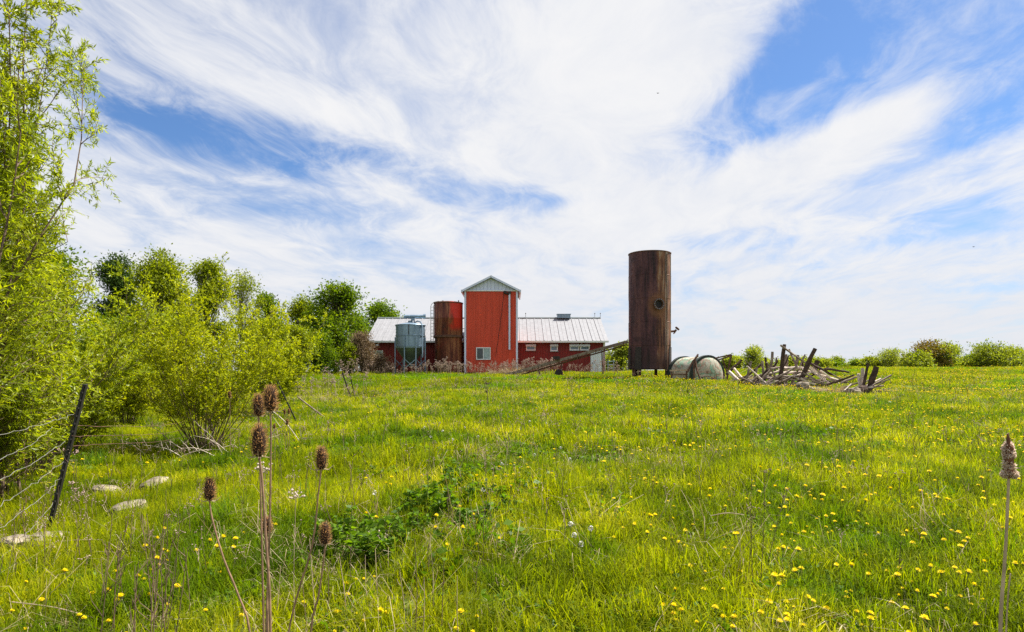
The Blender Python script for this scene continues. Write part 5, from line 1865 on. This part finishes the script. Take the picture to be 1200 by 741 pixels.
def teasel(head, hh_px, d, way, label, seed, bare=False, wr=.5):
    """head: centre pixel; way: further pixels down the stem"""
    rs = np.random.default_rng(seed)
    hc = P(head[0], head[1], d)
    hl = hh_px / 800 * d
    hr = hl * wr / 2
    foot = P(way[-1][0], way[-1][1], d)
    foot.z = ground_at(foot.x, foot.y) - .03
    th = thing('teasel', (foot.x, foot.y, foot.z), label, 'teasel', 'dry teasels in the left foreground')
    bot = hc - Vector((0, 0, hl * .5))
    sp = [tuple(foot)] + [tuple(P(w_[0], w_[1], d)) for w_ in reversed(way[:-1])] + [tuple(bot), tuple(hc)]
    sp = curve(sp, 16)
    n = len(sp)
    MB().tube(sp, [.0042 - .0016 * k / n for k in range(n)], 7, jit=.06).build('stem', M_tstem, th, True)
    # spiny core
    prof = [(hr * .25, -.5 * hl), (hr * .62, -.42 * hl), (hr * .78, -.2 * hl), (hr * .78, .05 * hl), (hr * .62, .3 * hl), (hr * .35, .45 * hl), (.001, .5 * hl)]
    MB().lathe(prof, 16, hc).build('head', M_teasel, th, True)
    N = 720
    v = rs.uniform(-.48, .5, N)
    rr_ = np.interp(v, [-.5, -.42, -.2, .05, .3, .45, .5], [.25, .62, .78, .78, .62, .35, .05]) * hr
    a = rs.uniform(0, 6.283, N)
    base = np.array(hc) + np.stack([rr_ * np.cos(a), rr_ * np.sin(a), v * hl], -1)
    dirv = np.stack([np.cos(a), np.sin(a), .55 + v * 1.2], -1) + rs.normal(size=(N, 3)) * .22
    V = leaf_cloud(base, dirv, hr * rs.uniform(.35, .7, N), .085, rs)
    quads_mesh('bristles', V, 4, M_bristle, parent=th)
    bb = MB()
    for k in range(8):
        an = 2 * math.pi * k / 8 + rs.uniform(-.3, .3)
        L = hl * rs.uniform(.35, .75)
        q0 = bot
        q1 = bot + Vector((math.cos(an) * L * .6, math.sin(an) * L * .6, -L * .05))
        q2 = bot + Vector((math.cos(an) * L, math.sin(an) * L, L * rs.uniform(.1, .6)))
        bb.tube([tuple(q0), tuple(q1), tuple(q2)], [.0012, .001, .0004], 4)
    bb.build('bracts', M_palestalk, th)


teasel((303.5, 517), 37, 1.9, [(307, 560), (312, 640), (317, 741), (319, 900)], 'teasel with the largest, nearest head on a thick pale stem', 1, wr=.52)
teasel((317, 467.5), 29, 2.5, [(317.5, 520), (316, 620), (312, 741), (310, 860)], 'tallest teasel, its head highest of all', 2, wr=.6)
teasel((303, 475.5), 25, 2.7, [(303.5, 500), (306, 600), (309, 741), (310, 840)], 'teasel whose head sits just left of the tallest one', 3, wr=.58)
teasel((376.5, 537.5), 26, 2.6, [(373, 580), (366, 640), (348, 700), (336, 760), (325, 850)], 'teasel right of the tall pair, on a stem curving down left', 4, wr=.56)
teasel((245.5, 574), 26, 2.6, [(249, 610), (262, 655), (280, 700), (294, 750), (305, 850)], 'leftmost teasel, its stem curving down right', 5, wr=.56)
teasel((313, 616), 19, 3.1, [(313.5, 660), (314, 741), (314, 800)], 'small low teasel head half hidden behind the thick pale stem', 6, wr=.66)
teasel((381, 625.5), 25, 2.6, [(379, 660), (373, 700), (364, 745), (355, 850)], 'rightmost and lowest hanging teasel of the group', 7, wr=.56)
for k, (px, py, hh_, d, lb_) in enumerate([(368, 520.5, 0, 0, '')][:0]):
    pass
# distant small teasels
for k, (px, py, hh_, d, lb_) in enumerate([(333.5, 483, 6, 11, 'left one of the two tiny far teasels right of the tall pair'), (338.5, 482.5, 6, 11.2, 'right one of the two tiny far teasels right of the tall pair'),
                                          (336.5, 495, 7, 10.5, 'tiny far teasel just below the small pair'), (321.5, 500, 6, 10.2, 'tiny far teasel touching the tallest teasel stem'),
                                          (269, 463, 8, 10.8, 'small far teasel in front of the large willow shrub')]):
    teasel((px, py), hh_, d, [(px + .5, py + 20), (px + 1, py + 60)], lb_, 20 + k, wr=.5)

# cattail
cd = 2.45
cf = P(1170, 800, cd)
cf.z = ground_at(cf.x, cf.y) - .03
ct = thing('cattail', tuple(cf), 'single cattail gone to fluff on a tall pale stem at the right edge', 'cattail')
sp = curve([tuple(cf), tuple(P(1172, 745, cd)), tuple(P(1178, 650, cd)), tuple(P(1182, 562, cd)), tuple(P(1181.5, 511, cd))], 16)
MB().tube(sp, [.0075 - .0045 * k / len(sp) for k in range(len(sp))], 8, jit=.05).build('stem', M_palestalk, ct, True)
prof = []
rs = np.random.default_rng(9)
V = []
rows, kk = 22, 14
b = MB()
ax0, ax1 = P(1183.2, 561, cd), P(1182, 519, cd)
pts = [ax0.lerp(ax1, k / rows) + Vector((rs.normal() * .0016, rs.normal() * .0016, 0)) for k in range(rows + 1)]
env = [.45, .9, 1.05, 1.1, .95, .85, .8, .72, .75, .8, .78, .74, .7, .68, .72, .7, .62, .66, .8, .75, .6, .4, .15]
b.tube([tuple(q) for q in pts], [.0195 * e for e in env], kk, jit=.12)
b.build('spike', M_cattail, ct)
N = 2400
u = rs.uniform(0, 1, N)
cl_ = (np.sin(u * 21) + np.sin(u * 9 + 1) + rs.normal(size=N) * .5)
a = rs.uniform(0, 6.283, N)
msk = cl_ + .9 * np.cos(a + 1.2 + u * 4) > .15
u, a = u[msk], a[msk]
rr_ = np.interp(u * rows, np.arange(rows + 1), env) * .0195
A_ = np.array(ax0)
B_ = np.array(ax1)
base = A_ + (B_ - A_) * u[:, None] + np.stack([np.cos(a) * rr_, np.sin(a) * rr_, np.zeros(len(u))], -1)
dv = np.stack([np.cos(a), np.sin(a), rs.normal(size=len(u)) * .6], -1) + rs.normal(size=(len(u), 3)) * .5
M_fl = leafmat('cattail_down', [(0, (.50, .38, .30)), (1, (.85, .74, .64))], .45, .8, (1.1, 1, .9), 5, .1)
quads_mesh('fluff', leaf_cloud(base, dv, rs.uniform(.006, .013, len(u)), .7, rs), 4, M_fl, parent=ct)
MB().tube([tuple(P(1182, 521, cd)), tuple(P(1181.5, 514, cd)), tuple(P(1181, 509, cd))], [.007, .006, .003], 6).build('tip', M_cattail, ct)
# a second thin reed at its foot
o = MB().tube(curve([tuple(G(1172, 2.7, -.03)), tuple(P(1180, 720, 2.7)), tuple(P(1184, 673, 2.7))], 8), .003, 5).build('dry_reed', M_palestalk, None, True)
tag(o, 'short bare reed standing just right of the cattail stem', 'reed')


def weed(name, px, py_top, d, label, seed, lean=0.0, branches=4, heads=2, hr=.02, mat=M_stalk, seedm=M_seed, th_=.003, group=None, px_base=None):
    rs_ = random.Random(seed)
    top = P(px, py_top, d)
    bx = px_base if px_base is not None else px + lean
    base = G(bx, d, -.03)
    t_ = thing(name, tuple(base), label, 'weed', group)
    mid = base.lerp(top, .5) + Vector((rs_.uniform(-.02, .02), 0, 0))
    pts = curve([tuple(base), tuple(mid), tuple(top)], 8)
    st = MB().tube(pts, [th_ * (1 - .6 * k / len(pts)) for k in range(len(pts))], 5, jit=.05)
    tips = [top]
    Ht = top.z - base.z
    for k in range(branches):
        u = rs_.uniform(.45, .93)
        s = Vector(pts[int(u * (len(pts) - 1))])
        a = rs_.uniform(0, 6.28)
        L = Ht * rs_.uniform(.08, .22)
        e = s + Vector((math.cos(a) * L * .55, math.sin(a) * L * .55, L * .85))
        st.tube([tuple(s), tuple((s + e) / 2 + Vector((math.cos(a), math.sin(a), -.3)) * L * .1), tuple(e)], [th_ * .55, th_ * .45, th_ * .3], 4)
        tips.append(e)
    st.build('stem', mat, t_)
    if heads:
        hb_ = MB()
        for q in tips:
            for j in range(heads * 4):
                v = Vector((rs_.gauss(0, 1), rs_.gauss(0, 1), rs_.gauss(0, .45))) * hr * .5
                c = q + v
                s_ = hr * rs_.uniform(.1, .25)
                hb_.add([(c.x - s_, c.y, c.z), (c.x, c.y - s_, c.z), (c.x + s_, c.y, c.z), (c.x, c.y + s_, c.z), (c.x, c.y, c.z + s_), (c.x, c.y, c.z - s_)],
                        [(0, 1, 4), (1, 2, 4), (2, 3, 4), (3, 0, 4), (1, 0, 5), (2, 1, 5), (3, 2, 5), (0, 3, 5)])
                hb_.tube([tuple(q - Vector((0, 0, hr * .5))), tuple(c)], .0006, 3, caps=False)
        hb_.build('seed_head', seedm, t_)
    return t_


GW = 'bare brown stalks in the lower left foreground'
rsw = random.Random(44)
for k in range(20):
    px = 128 + k * 4.9 + rsw.uniform(-2, 2)
    weed('dead_stalk', px, rsw.uniform(600, 665), rsw.uniform(2.9, 4.2), 'bare brown stalk, %s from the left in the thicket left of the teasels' % ORD[k] if 0 < k < 19 else '%s bare brown stalk in the thicket left of the teasels' % ORD[k], 500 + k, lean=rsw.uniform(-26, 26), branches=5, heads=0, th_=.0032, group=GW)
G5 = 'bare stalks between the teasels and the leafy weeds'
for k in range(14):
    px = 332 + k * 17 + rsw.uniform(-7, 7)
    weed('dead_stalk', px, rsw.uniform(628, 680), rsw.uniform(3.3, 4.4), 'thin bare stalk, %s from the left before the leafy weeds' % ORD[k] if 0 < k < 13 else '%s thin bare stalk before the leafy weeds' % ORD[0 if k == 0 else 19], 540 + k, lean=rsw.uniform(-12, 12), branches=2, heads=0, th_=.003, mat=M_stalk if k % 2 else M_palestalk, group=G5)
M_umb = simplemat('pale_umbel', (.40, .32, .26), .9, 0, .25, 30)
for k, (px, py, d, lb_) in enumerate([
    (310, 549, 3.2, 'pale flat seed umbel just right of the thick teasel stem'), (347, 580, 3.6, 'pale flat seed umbel between the teasel stems'),
    (632, 585, 7.2, 'pale dry umbel above the separate right leafy weed'), (655, 582, 7.5, 'pale dry umbel right of the separate leafy weed'),
    (660, 600, 7.0, 'lowest pale dry umbel right of the separate leafy weed'), (557, 582, 7.2, 'pale dry umbel rising over the tall centre weeds'),
    (500, 596, 6.7, 'pale dry umbel on the left of the centre weeds'), (538, 597, 6.6, 'pale dry umbel in the middle of the centre weeds'),
    (536, 622, 6.2, 'pale dry umbel low in the centre weeds'), (571, 625, 6.1, 'pale dry umbel at the right foot of the centre weeds'),
    (605, 617, 6.4, 'pale dry umbel below the separate right leafy weed'), (446, 630, 5.3, 'pale dry umbel over the leftmost leafy clump')]):
    weed('dry_umbel', px, py, d, lb_, 600 + k, branches=3 if d > 5 else 0, heads=4, hr=.07 if d > 5 else .045, mat=M_palestalk, seedm=M_umb, th_=.0022, group='dry pale umbels')
weed('dead_stalk', 881, 546, 4.4, 'tall thin dark stalk with a small knob in the right centre field', 700, px_base=884, branches=3, heads=1, hr=.012, seedm=M_stalk)
weed('dead_stalk', 925, 549, 4.9, 'forked dark stalk right of the tall thin one', 701, px_base=893, branches=3, heads=2, hr=.022, seedm=M_stalk)
weed('dead_stalk', 896, 553, 4.6, 'pale-headed stalk between the tall thin and the forked stalk', 702, px_base=890, branches=1, heads=2, hr=.02)
weed('dead_stalk', 1056, 636, 4.6, 'short black stalk alone in the right foreground grass', 703, px_base=1057, branches=4, heads=1, hr=.014, seedm=M_stalk, th_=.004)
weed('dead_stalk', 762, 533, 7.5, 'tall thin stalk in the centre field right of the pale umbels', 704, branches=2, heads=1, hr=.02)
weed('dead_stalk', 640, 543, 7.6, 'bare dark stalk in the middle field', 705, branches=0, heads=0, th_=.004)
weed('dead_stalk', 571, 450, 22, 'dark dock stalk standing alone in the field before the tower', 706, branches=3, heads=3, hr=.09, seedm=M_wood_dark, th_=.014)
weed('dead_stalk', 774, 478, 15, 'reddish dead stalk in the field before the fallen tank', 707, branches=4, heads=1, hr=.03)
weed('dead_stalk', 1052, 492, 12, 'reddish dead stalk in the right field left of the tussock', 708, branches=3, heads=1, hr=.03)
weed('dead_stalk', 88, 530, 6.6, 'dried brown weed leaning at the right of the black fence post', 709, px_base=80, branches=5, heads=3, hr=.05)

# pale fallen straws in the foreground
for k, (a, b_, d, lb_) in enumerate([((40, 641), (120, 633), 5.6, 'pale straw lying level in the left grass'), ((14, 706), (120, 741), 4.0, 'pale straw drooping across the lower left corner'),
                                     ((833, 605), (872, 604), 5.8, 'pale straw lying level in the right centre grass'), ((487, 725), (520, 741), 3.9, 'curved pale straw at the bottom edge'),
                                     ((1165, 601), (1200, 607), 6.5, 'pale dead leaf scrap at the right edge behind the cattail')]):
    A, B = P(*a, d), P(*b_, d)
    gz_ = max(ground_at(A.x, A.y), 0)
    for q in (A, B):
        q.z = max(q.z, ground_at(q.x, q.y) + .04)
    o = MB().tube(curve([tuple(A), tuple((A + B) / 2 + Vector((0, 0, .02))), tuple(B)], 8), .0035, 5).build('fallen_straw', M_palestalk, None, True)
    tag(o, lb_, 'straw')

# pale tussock on the right
for k, (px, d, lb_, sz) in enumerate([(1088, 10.3, 'pale dead tussock in the right field', .26), (1062, 25, 'dead grass heap right of the broken posts', .3), (975, 31, 'heap of dead grass between ruin and broken posts', .6), (1000, 30, 'heap of dead grass touching the broken posts', .55), (601, 55, 'pile of pale dry brush at the foot of the tower', .9), (585, 55.5, 'smaller pile of pale dry brush left of the conveyor foot', .7)]):
    rs = np.random.default_rng(800 + k)
    n = 420
    a = rs.uniform(0, 6.283, n)
    rr_ = np.sqrt(rs.uniform(0, 1, n)) * sz
    g_ = np.array(G(px, d))
    base = g_ + np.stack([np.cos(a) * rr_, np.sin(a) * rr_, rs.uniform(-.02, .25, n) * sz], -1)
    dv = np.stack([np.cos(a) * .8, np.sin(a) * .8, rs.uniform(-.1, 1.1, n)], -1) + rs.normal(size=(n, 3)) * .35
    V = leaf_cloud(base, dv, sz * rs.uniform(.35, .8, n), .07, rs)
    o = quads_mesh('dead_tussock', V, 4, M_straw)
    tag(o, lb_, 'dead grass')

# ------------------------------------------------------------------ fence
def tpost(p0, p1, r, label, mat=M_black):
    d = Vector(p1) - Vector(p0)
    th = thing('fence_post', tuple(p0), label, 'fence post', 'leaning posts of the old wire fence')
    MB().beam(p0, p1, r * 2, r * .5).beam(Vector(p0) + Vector((0, -r * .5, 0)), Vector(p1) + Vector((0, -r * .5, 0)), r * .5, r * 1.2).build('shaft', mat, th)
    kb = MB()
    for k in range(18):
        q = Vector(p0).lerp(Vector(p1), .15 + .8 * k / 17)
        kb.box(q + Vector((0, -r * 1.2, 0)), (r * .9, r * .5, r * .6))
    kb.build('studs', mat, th)
    return th


F1d = 7.0
f0, f1 = P(52, 613, F1d), P(100.5, 451, F1d)
f0.z = ground_at(f0.x, f0.y) - .1
tpost(f0, f1, .030, 'black steel fence post leaning right, nearest the camera at left')
tpost(G(253, 16.5, -.1), P(239, 468, 16.5), .05, 'dark post leaning left inside the large willow shrub', M_wood_dark)
tpost(G(353, 19.5, -.1), P(323, 444, 19.5), .032, 'dark steel post leaning left at the right side of the large shrub')
tpost(G(413, 34, -.1), P(401, 437, 34), .05, 'left one of two far leaning posts before the vine mound')
tpost(G(417, 34.6, -.1), P(409, 435, 34.6), .045, 'right one of two far leaning posts before the vine mound')
tpost(G(386, 20.5, .05), P(349, 466, 21), .03, 'pale grey post fallen nearly flat in the grass', M_wood)
wf = thing('wire_fence', tuple(f0), 'sagging rusty strands of the wire fence running left from the black post', 'wire fence')
rsf = random.Random(5)


def wire(pts, r=.0019, mat=M_wire, kink=.012, parent=wf):
    cp_ = curve(pts, 26)
    cp_ = [(q[0] + rsf.uniform(-kink, kink), q[1] + rsf.uniform(-kink, kink), q[2] + rsf.uniform(-kink, kink)) for q in cp_]
    MB().tube(cp_, r, 5).build('wire', mat, parent)


for (a, c, m_) in [((86, 487), (0, 511), .0), ((62, 501), (0, 538), 5), ((77, 518), (0, 563), 2), ((75, 541), (0, 592), 3), ((70, 561), (0, 620), 4), ((63, 590), (0, 655), 3), ((57, 607), (0, 690), 3)]:
    e1 = P(a[0], a[1], 6.95)
    e2 = P(c[0], c[1], 5.3)
    ex = e2 + (e2 - e1) * .55
    md = (e1 + e2) / 2 - Vector((0, 0, m_ / 800 * 6))
    wire([tuple(e1), tuple(md), tuple(e2), tuple(ex)])
for k in range(2):
    u = .3 + k * .4
    e1 = P(75, 512, 6.95).lerp(P(0, 512 + 20, 5.3), u)
    wire([tuple(e1 + Vector((0, 0, .05))), tuple(e1 + Vector((.02, 0, -.35))), tuple(e1 + Vector((-.01, 0, -.85)))], .0026, M_ironrust, .02)
# strands from the first post on to the shrub
for (py0, py1) in ((500, 486), (512, 494), (523, 502)):
    e1, e2 = P(85, py0, 6.95), P(246, py1, 16.4)
    wire([tuple(e1), tuple((e1 + e2) / 2 - Vector((0, 0, .12))), tuple(e2)], .003, M_ironrust, .006)
# downed twigs in front of the shrub: grey dead branches
GB = 'grey dead branches at the foot of the large shrub'
for k in range(16):
    px = 160 + k * 13 + rsf.uniform(-4, 4)
    d = rsf.uniform(12.2, 13.4)
    A = G(px, d, rsf.uniform(.02, .15))
    an = rsf.uniform(-.9, .9)
    L = rsf.uniform(.5, 1.1)
    sgn = rsf.choice((-1, 1))
    B = A + Vector((sgn * math.cos(an) * L, rsf.uniform(-.2, .2), abs(math.sin(an)) * L * .8 + .1))
    md = (A + B) / 2 + Vector((0, 0, .1))
    b = MB().tube(curve([tuple(A), tuple(md), tuple(B)], 8), [.012 - .001 * q for q in range(len(curve([tuple(A), tuple(md), tuple(B)], 8)))], 5, jit=.1)
    for q in range(4):
        s = A.lerp(B, rsf.uniform(.3, .9)) + Vector((0, 0, .05))
        e = s + Vector((rsf.uniform(-.25, .25), rsf.uniform(-.1, .1), rsf.uniform(.0, .3)))
        b.tube([tuple(s), tuple(e)], [.006, .002], 4)
    o = b.build('dead_branch', M_wood_pale if k % 2 else M_wood, None, True)
    tag(o, 'grey dead branch, %s from the left below the large willow shrub' % ORD[k] if 0 < k < 15 else '%s grey dead branch below the large willow shrub' % ORD[0 if k == 0 else 19], 'branch', GB)

# two tiny birds in the sky
for (px, py, d, lb_) in [(771, 110, 60, 'tiny dark bird high in the white cloud at top centre'), (1141, 290, 60, 'tiny dark bird low in the sky at the right')]:
    c = P(px, py, d)
    b = MB().lathe([(.004, -.11), (.03, -.06), (.04, 0), (.03, .07), (.004, .1)], 8, c, Euler((R(90), 0, R(60))).to_matrix())
    b.v = [(v_ - np.array(c)) * .6 + np.array(c) for v_ in b.v]
    o = thing('bird', tuple(c), lb_, 'bird')
    b.build('body', M_iron, o, True)
    for sg in (-1, 1):
        w0 = c + Vector((0, 0, .01))
        MB().add([tuple(w0 + Vector((0, -.05, 0))), tuple(w0 + Vector((0, .05, 0))), tuple(w0 + Vector((sg * .08, .04, .03))), tuple(w0 + Vector((sg * .13, .0, .01))), tuple(w0 + Vector((sg * .07, -.03, .03)))],
                 [(0, 1, 2, 3, 4)]).build('wing', M_iron, o)
